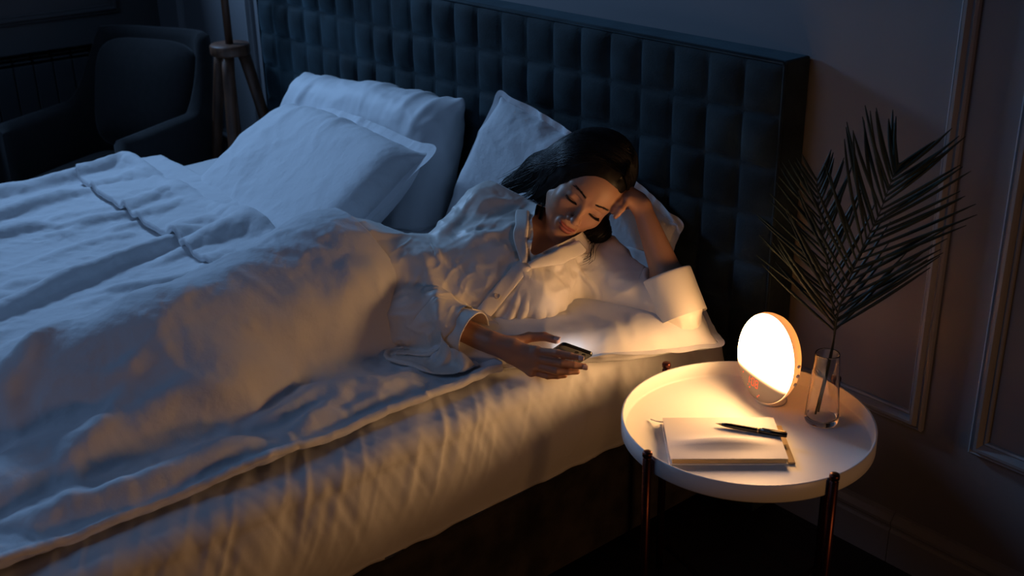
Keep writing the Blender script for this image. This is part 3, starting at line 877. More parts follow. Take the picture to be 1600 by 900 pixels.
DX2 = folds(DXr, DFc, .014, 6.5, 20, 3.0, 61, nearm, wid=1.9)
DX2 = folds(DX2, DFc, .011, 8, 62, 3.4, 67, nearm, wid=3)
DX2 = folds(DX2, DFc, .009, 12, 105, 3.5, 91, nearm, wid=2.6)
DX2 = folds(DX2, DFc, .006, 18, 35, 4, 94, .15+.75*nearm)
DX2 = crease(DX2, DFc, .0040, 12, 61, (1, 1, .3), 3); DX2 = crease(DX2, DFc, .0028, 26, 71, (1, 1, .3), 4)
DX2 = crease(DX2, DFc, .0030, 34, 73, (1, 1, .3), 5); DX2 = folds(DX2, DFc, .0022, 30, 50, 5, 97, wid=3.2); DX2 = folds(DX2, DFc, .0020, 34, -20, 5, 98, wid=3.2)
dv = from_arrays('duvet', DX2, DFc, M_linen, origin=(-2.6, -1.4, ZT))
tag(dv, 'rumpled white duvet spread over the bed and the reclining legs', 'duvet')
subsurf(dv, 1); solidify(dv, .016, -1)

# folded-back upper edge of the duvet, lying on top of it
def duvet_height(x, y):
    g_ = DX.reshape(dnu, dnv, 3)
    i = np.clip(((x-dxs[0])/(dxs[1]-dxs[0])).astype(int), 0, dnu-1); j = np.clip(((y-dys[0])/(dys[1]-dys[0])).astype(int), 0, dnv-1)
    return g_[i, j, 2]
def make_band():
    h = .014
    L0 = np.array([-3.57, -.60]); L1 = np.array([-2.48, -.66]); K0 = np.array([-3.56, -.895]); K1 = np.array([-2.40, -.93])
    nu, nv = 84, 25
    U = np.linspace(0, 1, nu); W = np.linspace(0, 1, nv)
    P = np.zeros((nu, nv, 3))
    for i, u in enumerate(U):
        for j, w_ in enumerate(W):
            a = L0+(L1-L0)*u; b_ = K0+(K1-K0)*u
            P[i, j, :2] = a+(b_-a)*w_
    P = P.reshape(-1, 3)
    Hd = lambda Q: np.where(Q[:, 1] < -.712, duvet_height(Q[:, 0], Q[:, 1]), ZT+.018)
    P[:, 2] = Hd(P)+.045
    id_ = np.arange(nu*nv).reshape(nu, nv)
    EX = np.stack([id_[:-1].ravel(), id_[1:].ravel()], 1); EY = np.stack([id_[:, :-1].ravel(), id_[:, 1:].ravel()], 1)
    D1 = np.stack([id_[:-1, :-1].ravel(), id_[1:, 1:].ravel()], 1); D2 = np.stack([id_[1:, :-1].ravel(), id_[:-1, 1:].ravel()], 1)
    BX = np.stack([id_[:-2].ravel(), id_[2:].ravel()], 1); BY = np.stack([id_[:, :-2].ravel(), id_[:, 2:].ravel()], 1)
    flat = P.copy(); flat[:, 2] = 0
    cons = [(EX, rest_len(flat, EX)*1.05, 1.), (EY, rest_len(flat, EY)*1.05, 1.), (D1, rest_len(flat, D1)*1.05, .5), (D2, rest_len(flat, D2)*1.05, .5), (BX, rest_len(flat, BX)*1.05, .25), (BY, rest_len(flat, BY)*1.05, .25)]
    P[:, 2] += .012*np.abs(fbm(P*np.array([6, 9, 0]), 41, 2))
    pin = np.zeros((nu, nv), bool); pin[[0, -1], 0] = True; pin[0, -1] = True; pin = pin.ravel(); P[pin, 2] = Hd(P[pin])+.022
    def col(X, Xp):
        H_ = Hd(X)+.020
        m_ = X[:, 2] < H_
        Xp[m_] += (X[m_]-Xp[m_])*.6; X[m_, 2] = H_[m_]
        return X, Xp
    X = relax(P, cons, col, 90, g=(0, 0, -6), dt=.008, sub=5, pin=pin, damp=.92)
    return X, np.array(grid_faces(nu, nv))
BXv, BF = make_band()
BXv, BF = refine(BXv, BF); BXv = crease(BXv, BF, .002, 16, 66); BXv = folds(BXv, BF, .005, 14, 70, 3.5, 68); BXv = folds(BXv, BF, .003, 30, 30, 5, 69, wid=3.2)
bd = from_arrays('folded_edge', BXv-np.array([-2.6, -1.4, ZT]), BF[:, ::-1], M_linen, dv)
subsurf(bd, 1); solidify(bd, .018, 1)

# ================================================================ PILLOWS (inflated, two sewn panels)
def pillow_shape(Lx, Ly, puff, seed, n=46, bend=None, flange=0.0):
    """returns V,F of a closed pillow lying in its own xy plane"""
    m_ = int(n*Ly/Lx)
    U = np.linspace(-.5, .5, n+1)*Lx; W = np.linspace(-.5, .5, m_+1)*Ly
    A, B_ = np.meshgrid(U, W, indexing='ij')
    top = np.stack([A, B_, 0*A], -1).reshape(-1, 3)
    id_ = np.arange((n+1)*(m_+1)).reshape(n+1, m_+1)
    bord = np.zeros_like(id_, bool); bord[0] = bord[-1] = True; bord[:, 0] = bord[:, -1] = True
    inn = ~bord.ravel()
    map2 = np.arange(len(top)); map2[inn] = len(top)+np.arange(inn.sum())
    V = np.concatenate([top, top[inn]]); V[:len(top), 2] += .004*inn; V[len(top):, 2] -= .004
    V[:, 2] += .002*vnoise(V*60+seed, seed)
    F1 = np.array(grid_faces(n+1, m_+1)); F2 = map2[F1][:, ::-1]; F = np.concatenate([F1, F2])
    flatp = V.copy(); flatp[:, 2] = 0
    E = edges_of(F); Dg = quads_diag(F); Bp = bend_pairs(F, len(V))
    flat3 = flatp
    gp = 1.05
    r = lambda e: rest_len(flat3, e)*gp
    Bp = Bp[r(Bp) > 1.6*Lx/n]
    cons = [(E, r(E), 1.), (Dg, r(Dg), .5), (Bp, r(Bp), .12)]
    FF = F
    def force(X):
        a, b_, c, d = (X[FF[:, i]] for i in range(4))
        nn = np.cross(c-a, d-b_)
        ph = (puff-np.abs(X[:, 2]).max())*0
        Fv = np.zeros_like(X)
        for ax in range(3):
            s = sum(np.bincount(FF[:, i], nn[:, ax], len(X)) for i in range(4)); Fv[:, ax] = s
        return Fv*pf
    area0 = (Lx/n)**2
    pf = 14/area0*.25
    def col(X, Xp):
        lim = puff
        hi = np.abs(X[:, 2]) > lim
        X[hi, 2] = np.sign(X[hi, 2])*(lim+(np.abs(X[hi, 2])-lim)*.6)
        return X, Xp
    X = relax(V, cons, col, 150, g=(0, 0, 0), dt=.008, sub=5, damp=.92, force=force)
    if flange > 0:      # flat hem that runs around the edge
        loop = list(id_[:, 0])+list(id_[-1, 1:])+list(id_[::-1, -1][1:])+list(id_[0, ::-1][1:-1])
        c0 = X[loop]; nl = len(loop); rings = [np.array(loop)]; Vn = [X]
        base = len(X)
        for k in (1, 2, 3):
            t = k/3; tang = np.roll(c0, -1, 0)-np.roll(c0, 1, 0); tang[:, 2] = 0
            o_ = np.stack([tang[:, 1], -tang[:, 0], 0*tang[:, 0]], 1); o_ /= np.linalg.norm(o_, axis=1)[:, None]+1e-9
            for _ in range(2): o_ = (np.roll(o_, 1, 0)+o_+np.roll(o_, -1, 0)); o_ /= np.linalg.norm(o_, axis=1)[:, None]
            q_ = c0+o_*flange*t; q_[:, 2] = c0[:, 2]*(1-t)+.006*t*vnoise(q_*14, seed+5)
            Vn.append(q_); rings.append(np.arange(base, base+nl)); base += nl
        X = np.concatenate(Vn)
        FL = []
        for k in range(3):
            a, b_ = rings[k], rings[k+1]
            for i in range(nl): FL.append((a[i], b_[i], b_[(i+1) % nl], a[(i+1) % nl]))
        F = np.concatenate([F, np.array(FL)])
    return X, F
def place_pillow(name, label, dims, puff, seed, mid, xdir, ydir, m, flange=0.0, droop=None, group=None, warp=None):
    X, F = pillow_shape(dims[0], dims[1], puff, seed, flange=flange)
    if warp: X = warp(X)
    X, F = refine(X, F)
    X = folds(X, F, .010, 9, 40+25*seed, 3, seed*13+2); X = folds(X, F, .006, 14, -30, 3.5, seed*13+5); X = crease(X, F, .004, 11, seed*13+2); X = crease(X, F, .0022, 26, seed*7+5, sharp=4)
    ex = np.asarray(xdir, float); ex /= np.linalg.norm(ex)
    ey = np.asarray(ydir, float); ey -= ex*np.dot(ex, ey); ey /= np.linalg.norm(ey); ez = np.cross(ex, ey)
    Wd = X@np.stack([ex, ey, ez])
    Wd += np.asarray(mid)
    o = from_arrays(name, Wd, F, m, origin=mid)
    # rest on the sheet
    me = o.data; co = np.array([v.co[:] for v in me.vertices])+np.asarray(mid)
    low = co[:, 2] < ZT+.004
    co[low, 2] = ZT+.004+(co[low, 2]-(ZT+.004))*.04
    co[:, 1] = np.minimum(co[:, 1], -.112)
    me.vertices.foreach_set('co', (co-np.asarray(mid)).ravel()); me.update()
    subsurf(o, 1)
    tag(o, label, 'pillow', group)
    return o
place_pillow('pillow', 'large striped white pillow propped upright against the velvet headboard', (.72, .44), .085, 1,
             (-2.96, -.235, .602), (1, .02, .07), (0, .40, .92), M_stripe, flange=0)
place_pillow('pillow', 'plump white pillow tilted in front of the striped pillow', (.68, .44), .070, 2,
             (-2.885, -.495, .600), (.685, -.055, .02), (.135, .285, .21), M_linen, flange=.035)
place_pillow('pillow', 'white pillow with pointed corner standing behind the dark hair', (.46, .42), .055, 3,
             (-2.15, -.195, .525), (.93, .05, -.32), (.35, .22, .90), M_linen, flange=.02)
place_pillow('pillow', 'flat white pillow under the bent elbow at the mattress edge', (.50, .36), .044, 4,
             (-1.815, -.455, .560), (.50, .84, .0), (-.84, .50, .10), M_sheet, flange=.02)
# ================================================================ WOMAN
HO = np.array([-1.8134, -.3666, .8192])            # head origin (between the eyes' height, middle of the skull)
hX = np.array([-.4663, -.6217, .6290]); hY = np.array([.7367, -.6668, -.1128]); hZ = np.array([.4896, .4107, .7689])
HB = np.stack([hX, hY, hZ])
def hw(x, y, z): return HO+x*hX+y*hY+z*hZ
def head_sdf(P):
    q = (P-HO)@HB.T; s = q.copy(); s[:, 0] = np.abs(s[:, 0])
    d = ell(q, (0, -.018, .036), (.0745, .093, .087))
    d = smin(d, ell(q, (0, .030, .030), (.060, .052, .050)), .03)          # forehead
    d = smin(d, ell(q, (0, .026, -.030), (.056, .052, .066)), .03)
    d = smin(d, cone(s, (.046, .004, -.048), (.006, .061, -.093), .017, .0155), .026)
    d = smin(d, ell(q, (0, .066, -.094), (.017, .015, .0145)), .014)
    d = smin(d, ell(s, (.037, .050, -.026), (.021, .020, .021)), .018)     # cheeks
    d = smin(d, cone(s, (.012, .0765, .015), (.046, .062, .018), .007, .006), .014)   # brow
    d = smax(d, -ell(s, (.0315, .094, .001), (.019, .0135, .0115)), .012)  # eye sockets
    lid = ell(s, (.0315, .0640, -.001), (.0150, .0135, .0118))
    d = smin(d, lid, .0035)
    # crease above the lid and the lash slit
    d = smax(d, -ell(s, (.0315, .0800, .0085), (.0145, .0035, .0010)), .002)
    d = smax(d, -ell(s, (.0315, .0775, -.0062), (.0135, .0030, .0008)), .0015)
    nose = cone(q, (0, .074, .006), (0, .0935, -.034), .0062, .0080)
    nose = smin(nose, ell(q, (0, .0965, -.0365), (.0095, .0095, .0085)), .006)
    nose = smin(nose, ell(s, (.0115, .0845, -.0400), (.0062, .0080, .0062)), .005)
    d = smin(d, nose, .009)
    d = smax(d, -ell(s, (.0062, .0880, -.0475), (.0034, .0045, .0030)), .002)  # nostrils
    d = smin(d, ell(q, (0, .0745, -.066), (.027, .0105, .016)), .010)      # muzzle
    q0, s0 = q, s; q = q.copy(); q[:, 2] -= 5*q[:, 0]**2; s = q.copy(); s[:, 0] = np.abs(s[:, 0])
    up_ = smin(ell(s, (.0080, .0822, -.0630), (.0130, .0062, .0034)), ell(q, (0, .0822, -.0642), (.0175, .0056, .0030)), .003)
    lo_ = ell(q, (0, .0812, -.0716), (.0155, .0070, .0046))
    d = smin(d, up_, .0025); d = smin(d, lo_, .0025)
    d = smax(d, -ell(q, (0, .0905, -.0672), (.0215, .0045, .0007)), .0012)
    q, s = q0, s0
    d = smax(d, -ell(q, (0, .0865, -.0545), (.0028, .0030, .0050)), .003)  # philtrum
    # ears
    d = smin(d, ell(s, (.0755, -.012, -.008), (.0060, .0160, .028)), .006)
    return d
def lips_d(q):
    q = q.copy(); q[:, 2] -= 5*q[:, 0]**2; s = q.copy(); s[:, 0] = np.abs(s[:, 0])
    return np.minimum(np.minimum(ell(s, (.0080, .0822, -.0630), (.0130, .0062, .0034)), ell(q, (0, .0822, -.0642), (.0175, .0056, .0030))), ell(q, (0, .0812, -.0716), (.0155, .0070, .0046)))
J = dict(iM=(-1.6353, -.6685, .5837), iP=(-1.5935, -.6493, .5881), iT=(-1.5486, -.6233, .5844),
         mM=(-1.6264, -.6746, .5713), mP=(-1.5782, -.6508, .5710), mT=(-1.5460, -.6166, .5641),
         rM=(-1.6278, -.6789, .5565), rP=(-1.5845, -.6584, .5540), rT=(-1.5595, -.6242, .5500),
         pM=(-1.6362, -.6823, .5412), pP=(-1.6050, -.6650, .5370), pT=(-1.5820, -.6377, .5369),
         tC=(-1.7000, -.6797, .5817), tM=(-1.6882, -.6435, .5891), tI=(-1.6639, -.6218, .5925), tT=(-1.6374, -.6104, .5892))
K_ = dict(iM=(-1.7616, -.2862, .8235), iP=(-1.7877, -.2812, .8526), iT=(-1.8033, -.2988, .8799),
          mM=(-1.7551, -.2968, .8215), mP=(-1.7719, -.3132, .8527), mT=(-1.7842, -.3314, .8731),
          rM=(-1.7455, -.3063, .8154), rP=(-1.7385, -.3331, .8008), rT=(-1.7442, -.3440, .7837),
          pM=(-1.7318, -.3118, .8080), pP=(-1.7282, -.3352, .7919), pT=(-1.7344, -.3465, .7755),
          tC=(-1.7347, -.2719, .7965), tM=(-1.7642, -.2679, .7791), tI=(-1.7834, -.2750, .7706), tT=(-1.7984, -.2820, .7606))
K_ = {k: tuple(np.array(v)+np.array([.024, -.023, .010])) for k, v in K_.items()}
def hand_sdf(P, J_, wr, s=1.0):
    d = cone(P, wr, (np.array(J_['iM'])+wr)/2, .020*s, .014*s)
    for f in 'imrp':
        M_ = np.array(J_[f+'M'])
        d = smin(d, cone(P, wr+(M_-wr)*.15, M_, .0155*s, .0098*s), .012)
    web = smin(cone(P, np.array(J_['iM']), np.array(J_['pM']), .0095*s, .0085*s), cone(P, (np.array(J_['iM'])+wr)/2, (np.array(J_['pM'])+wr)/2, .0125*s, .0115*s), .01)
    d = smin(d, web, .010)
    d = smin(d, cone(P, wr+(np.array(J_['tC'])-wr)*.2, J_['tC'], .015*s, .0145*s), .012)
    d = smin(d, cone(P, J_['tC'], J_['tM'], .0140*s, .0112*s), .010)
    d = smin(d, cone(P, J_['tM'], J_['tI'], .0108*s, .0095*s), .003)
    d = smin(d, cone(P, J_['tI'], J_['tT'], .0095*s, .0078*s), .003)
    for f, r_ in (('i', .0080), ('m', .0082), ('r', .0078), ('p', .0068)):
        a, b_, c = (np.array(J_[f+k]) for k in 'MPT')
        mid = b_+(c-b_)*.52+(b_-a)/np.linalg.norm(b_-a)*.002
        fd = smin(cone(P, a, b_, r_*1.12*s, r_*1.02*s), cone(P, b_, mid, r_*1.03*s, r_*.92*s), .002)
        fd = smin(fd, cone(P, mid, c, r_*.92*s, r_*.76*s), .002)
        d = smin(d, fd, .0035)
    return d
def arms_sdf(P):
    d = cone(P, shR, elR, .045, .038); fR = cone(P, elR, wrR, .037, .0205)
    mR = elR+(wrR-elR)*.3; d = smin(d, smin(fR, cone(P, elR, mR, .036, .037), .02), .02)
    d = smin(d, cone(P, mR, wrR, .036, .0205), .012)
    l = cone(P, shL, elL, .046, .037); mL = elL+(wrL-elL)*.3
    l = smin(l, smin(cone(P, elL, mL, .033, .036), cone(P, mL, wrL, .036, .0205), .01), .02)
    return np.minimum(d, l)
def trunk_sdf(P):
    d = smin(torso_sdf(P), cone(P, nck+np.array([0, 0, -.03]), shR, .042, .045), .03)
    d = smin(d, cone(P, nck+np.array([0, 0, -.03]), shL, .042, .045), .03)
    return smin(d, arms_sdf(P), .02)
neck_top = hw(0, -.022, -.055)
def body_sdf(P):
    d = smin(trunk_sdf(P), cone(P, neck_top, nck+np.array([-.01, .01, -.02]), .047, .052), .03)
    d = smin(d, smin(head_sdf(P), cone(P, neck_top, nck, .047, .05), .018), .012)
    a = smin(hand_sdf(P, J, wrR), hand_sdf(P, K_, wrL), .001)
    d = smin(d, a, .008)
    return d
def build_body():
    # everything below the mattress top is left out of the solid
    fn = lambda P: np.maximum(body_sdf(P), ZT+.004-P[:, 2])
    V, F = surface_nets(fn, (-2.28, -1.0, .50), (-1.50, -.16, .925), .0017)
    return V, F
woman = empty('person', (-2.0, -.60, ZT))
tag(woman, 'woman in cream satin pyjama shirt lying propped on one elbow, looking at a phone', 'person')
PV, PF = build_body()
# skin colour by place: lips, slightly redder fingertips, nose and cheeks
q = (PV-HO)@HB.T
M_skin = bpy.data.materials.new('skin'); M_skin.use_nodes = True
nt = M_skin.node_tree; b = nt.nodes['Principled BSDF']
at = nt.nodes.new('ShaderNodeAttribute'); at.attribute_name = 'tone'; nt.links.new(at.outputs['Color'], b.inputs['Base Color'])
b.inputs['Roughness'].default_value = .48; b.inputs['Subsurface Weight'].default_value = .12
b.inputs['Subsurface Radius'].default_value = (1, .35, .2); b.inputs['Subsurface Scale'].default_value = .005
nz = nt.nodes.new('ShaderNodeTexNoise'); nz.inputs['Scale'].default_value = 700; bp = nt.nodes.new('ShaderNodeBump')
bp.inputs['Strength'].default_value = .08; bp.inputs['Distance'].default_value = .0006
tcn = nt.nodes.new('ShaderNodeTexCoord'); nt.links.new(tcn.outputs['Object'], nz.inputs['Vector'])
nt.links.new(nz.outputs[0], bp.inputs['Height']); nt.links.new(bp.outputs[0], b.inputs['Normal'])
body = from_arrays('body', PV, PF, M_skin, woman, origin=(-2.0, -.60, ZT)); body.location = (0, 0, 0)
col = np.tile(np.array([.46, .245, .155]), (len(PV), 1))
def blend(c, mask):
    global col
    col = col*(1-mask[:, None])+np.array(c)*mask[:, None]
sq = q.copy(); sq[:, 0] = np.abs(sq[:, 0])
near = np.linalg.norm(q-np.array([0, .05, -.02]), axis=1) < .12
blend((.60, .32, .25), near*np.exp(-((sq-np.array([.036, .06, -.03]))**2).sum(1)/.016**2)*.5)
blend((.58, .33, .25), near*np.exp(-((q-np.array([0, .10, -.036]))**2).sum(1)/.012**2)*.4)
ld = lips_d(q)
blend((.38, .095, .075), near*np.clip((.0016-ld)/.0012, 0, 1)*(np.abs(q[:, 0]) < .024)*.95)
blend((.22, .06, .06), near*np.exp(-((q[:, 2]-5*q[:, 0]**2+.0672)/.0008)**2)*(np.abs(q[:, 0]) < .021)*(q[:, 1] > .07)*.8)
lid = ell(sq, (.0315, .0640, -.001), (.0150, .0135, .0118))
blend((.42, .22, .17), near*np.clip((.0035-lid)/.003, 0, 1)*np.clip((sq[:, 2]+.004)/.01, 0, 1)*.55)
blend((.06, .035, .03), near*np.exp(-((sq[:, 2]+.0058+.12*(sq[:, 0]-.0315)**2*100)/.0010)**2)*(np.abs(sq[:, 0]-.0315) < .0145)*(sq[:, 1] > .06)*.85)
# eyebrows' soft ground tone
def brow_z(x): return .0190+.0038*np.sin(np.clip((x-.012)/.036, 0, 1)*pi*.72)
blend((.16, .095, .07), near*np.exp(-((sq[:, 2]-brow_z(sq[:, 0]))/.0021)**2)*np.clip((sq[:, 0]-.011)/.004, 0, 1)*np.clip((.049-sq[:, 0])/.006, 0, 1)*(sq[:, 1] > .04)*.5)
ca = body.data.color_attributes.new('tone', 'FLOAT_COLOR', 'POINT')
ca.data.foreach_set('color', np.concatenate([col, np.ones((len(col), 1))], 1).ravel())

M_hair = mat('black_hair', (.006, .005, .005), .42, spec=.25, var=.3, var_scale=80)
M_nail = mat('pale_pink_nail', (.62, .44, .40), .18, var=.03, var_scale=50)
W0 = np.array([-2.0, -.60, ZT])
def surf_pt(x, z, y0=.12):
    """face surface in front of (x,z) in head coordinates"""
    y = y0
    for k in range(60):
        d = head_sdf(hw(x, y, z)[None])[0]
        if d < 2e-4: break
        y -= d*.7
    return y
# brows and lashes: short hairs
Vb, Fb, Vl, Fl = [], [], [], []
for sd in (-1, 1):
    for k in range(100):
        x = rng.uniform(.012, .047); z = float(brow_z(x))+rng.normal(0, .0014)
        y = surf_pt(sd*x, z); L_ = rng.uniform(.004, .007)
        p0 = hw(sd*x, y+.0002, z); x2 = x+L_*.9; z2 = z+L_*(.35-.9*(x-.012)/.035*.7); p1 = hw(sd*x2, surf_pt(sd*x2, z2)+.0006, z2)
        v, f_ = tube_arrays([p0-W0, (p0+p1)/2-W0+hY*.0004, p1-W0], [.00028, .00025, .0001], 4, base=len(Vb)); Vb += v; Fb += f_
    for k in range(46):
        t = k/45; x = .0185+.0275*t; z = -.0060-.0035*(1-((t-.5)*2)**2)*.6
        y = surf_pt(sd*x, z); L_ = .0055+.0025*t
        p0 = hw(sd*x, y+.0001, z); p1 = hw(sd*(x+(t-.4)*.004), y+L_*.75, z-L_*.45); p2 = hw(sd*(x+(t-.4)*.006), y+L_*1.15, z-L_*.35)
        v, f_ = tube_arrays([p0-W0, p1-W0, p2-W0], [.00035, .00026, .0001], 4, base=len(Vl)); Vl += v; Fl += f_
o = from_arrays('eyebrows', Vb, Fb, M_hair, woman); o['kind'] = 'stuff'
o = from_arrays('eyelashes', Vl, Fl, M_hair, woman); o['kind'] = 'stuff'
# fingernails
def nail(tip, prev, side, s=1.0, parent=None):
    tip = np.array(tip); prev = np.array(prev); t = tip-prev; t /= np.linalg.norm(t); sd = np.array(side)-t*np.dot(side, t); sd /= np.linalg.norm(sd); w_ = np.cross(t, sd)
    V = []; n1, n2 = 7, 7
    for i in range(n1):
        for j in range(n2):
            a = (i/(n1-1)-.5)*.0115*s; c = (j/(n2-1)-.5)*1.75*(1-.25*(2*abs(i/(n1-1)-.45))**3)
            r_ = .0074*s
            V.append(tip+t*(a+.0015)+r_*(w_*sin(c)+sd*cos(c))*.98+sd*.0006-W0)
    o = from_arrays('fingernail', V, grid_faces(n1, n2), M_nail, woman); solidify(o, .0006, 0); return o
camside = np.array([.62, -.60, .45])
nail(J['tT'], J['tI'], (.35, -.1, .9), 1.12)
nail(J['iT'], J['iP'], (.55, -.62, .45), .95); nail(J['mT'], J['mP'], (.55, -.7, .2), .95)

# ---------------------------------------------------------------- hair
def cap_sdf(P):
    q = (P-HO)@HB.T; s = q.copy(); s[:, 0] = np.abs(s[:, 0])
    d = ell(q, (0, -.030, .046), (.0865, .106, .0985))
    d = smin(d, ell(q, (.0, -.045, .0), (.078, .070, .085)), .03)
    # long fall over her right shoulder (behind the cheek) and down behind the neck
    S0 = hw(.050, -.010, .050); S1 = np.array([-1.945, -.375, .835]); S2 = np.array([-2.028, -.405, .790]); S3 = np.array([-2.04, -.44, .765])
    d = smin(d, cone(P, S0, S1, .056, .040), .05)
    d = smin(d, cone(P, S1, S2, .040, .020), .03)
    d = smin(d, cone(P, hw(.062, .000, .000), np.array([-1.905, -.418, .80]), .020, .018), .02)
    d = smin(d, cone(P, hw(.066, .022, .022), np.array([-1.878, -.405, .800]), .010, .009), .015)
    # fall on the other side, below the jaw, onto the sleeve
    B0 = hw(-.050, -.040, -.030); B1 = np.array([-1.790, -.350, .722]); B2 = np.array([-1.803, -.405, .708])
    d = smin(d, cone(P, B0, B1, .035, .028), .03); d = smin(d, cone(P, B1, B2, .026, .014), .02)
    d = smin(d, cone(P, B1, np.array([-1.835, -.385, .705]), .026, .016), .02)
    # face opening
    face = ell(q, (.0, .105, -.012), (.0640, .090, .086))
    d = smax(d, -face, .006)
    # parting groove
    part = cone(P, hw(-.026, .090, .075), hw(-.018, -.03, .133), .0022, .0022)
    d = smax(d, -part, .004)
    return d
lo = (-2.10, -.52, .64); hi = (-1.70, -.16, .94)
CV, CF = surface_nets(lambda P: np.maximum(cap_sdf(P)+.0006*vnoise(((P-HO)@HB.T)*np.array([150, 20, 20]), 8), -1), lo, hi, .0035, 6)
hair = from_arrays('hair', CV-W0, CF, M_hair, woman)
# strands flowing over the cap
Vh, Fh = [], []
def strand(P, r_, n=7):
    P = catmull(P, n)
    for _ in range(3):
        d = cap_sdf(P); m_ = d < .0006
        if m_.any():
            Q = P[m_]; G = np.stack([cap_sdf(Q+e)-cap_sdf(Q-e) for e in np.eye(3)*.002], 1); G /= np.linalg.norm(G, axis=1)[:, None]+1e-9
            P[m_] = Q+G*(.0008-d[m_])[:, None]
    n_ = len(P); rad = r_*np.sin(np.linspace(.25, 1, n_)*pi*.93)**.5
    v, f_ = tube_arrays(P-W0, rad, 4, base=len(Vh), cap=False); Vh.extend(v); Fh.extend(f_)
for k in range(420):          # from the parting to her right shoulder
    t = rng.uniform(0, 1); u_ = rng.uniform(0, 1)
    p0 = hw(-.022+rng.normal(0, .002), .070-.11*t, .098+.030*sin(pi*min(1, t*.8+.1)))
    p1 = hw(.035+.012*t, .052-.10*t, .105-.02*u_)
    p2 = hw(.078, .020-.07*t, .045-.02*u_)
    j_ = rng.normal(0, .012, 3); e1 = np.array([-1.945, -.375, .835])+j_; e1 = e1 if u_ > .3 else np.array([-1.900, -.408, .815])+j_*.7
    e2 = np.array([-2.030, -.408, .785])+j_*.9+rng.normal(0, .002, 3) if u_ > .3 else np.array([-1.935, -.435, .775])+j_+rng.normal(0, .002, 3)
    strand([p0, p1, p2, e1, e2], rng.uniform(.0005, .0011))
for k in range(300):          # from the parting to the other side, down below the jaw
    t = rng.uniform(0, 1); u_ = rng.uniform(0, 1)
    p0 = hw(-.022+rng.normal(0, .002), .075-.11*t, .098+.030*sin(pi*min(1, t*.8+.1)))
    p1 = hw(-.055, .050-.10*t, .088-.01*u_); p2 = hw(-.082, .015-.06*t, .030)
    p3 = hw(-.070, -.030-.03*t, -.040); j_ = rng.normal(0, .011, 3); e1 = np.array([-1.790, -.358, .722])+j_; e2 = np.array([-1.803, -.412, .705])+j_*.9
    strand([p0, p1, p2, p3, e1, e2], rng.uniform(.0005, .0010))
# loose locks: along the cheek and neck, and curled tips on the sleeve
loose = [[hw(.060, .040, .035), np.array([-1.872, -.425, .805]), np.array([-1.862, -.458, .760]), np.array([-1.853, -.490, .716])],
         [hw(.062, .035, .030), np.array([-1.885, -.425, .800]), np.array([-1.878, -.460, .765]), np.array([-1.875, -.500, .745])],
         [np.array([-2.0, -.42, .79]), np.array([-1.985, -.46, .775]), np.array([-1.945, -.50, .758]), np.array([-1.90, -.49, .765])]]
for P in loose:
    for k in range(16): strand([p+rng.normal(0, .0020, 3) for p in P], .0006)
for k in range(22):
    j_ = rng.normal(0, .008, 3); a = np.array([-1.775, -.355, .715])+j_
    b_ = np.array([-1.758, -.395, .705])+j_*1.1; c = np.array([-1.742, -.415, .690])+j_; d = c+np.array([-.018, -.012, -.012])+j_*.2
    strand([a, b_, c, d], .00045)
st = from_arrays('loose_strands', Vh, Fh, M_hair, hair); st['kind'] = 'stuff'

# ---------------------------------------------------------------- pyjama shirt
cufR = elR+(wrR-elR)*.70; cufL = elL+(wrL-elL)*.30
hem = np.array([-1.775, -.800, .546])
def shirt_sdf(P):
    d = torso_sdf(P)-.020
    d = smin(d, cone(P, che+n_ch*.01, bel, .112, .10), .05)
    d = smin(d, cone(P, bel, hem, .075, .028), .06)
    d = smin(d, cone(P, hem, np.array([-1.870, -.850, .55]), .030, .028), .05)
    d = smin(d, cone(P, hem, np.array([-1.722, -.722, .548]), .030, .024), .05)
    d = smin(d, cone(P, bel, np.array([-1.79, -.68, .56]), .08, .04), .05)
    d = smin(d, cone(P, nck+np.array([0, 0, -.03]), shR, .055, .062), .04)
    d = smin(d, cone(P, nck+np.array([0, 0, -.03]), shL, .055, .062), .04)
    R = smin(cone(P, shR+np.array([0, 0, .004]), elR+np.array([-.010, -.020, .012]), .066, .072), cone(P, elR+np.array([-.008, -.015, .008]), cufR, .072, .052), .02)
    R = smin(R, cone(P, cufR, cufR+(wrR-elR)*.4, .048, .05), .01)
    Lf = cone(P, shL, elL+np.array([-.012, .0, -.004]), .068, .046)
    d = smin(d, R, .005); d = smin(d, Lf, .025)
    return d
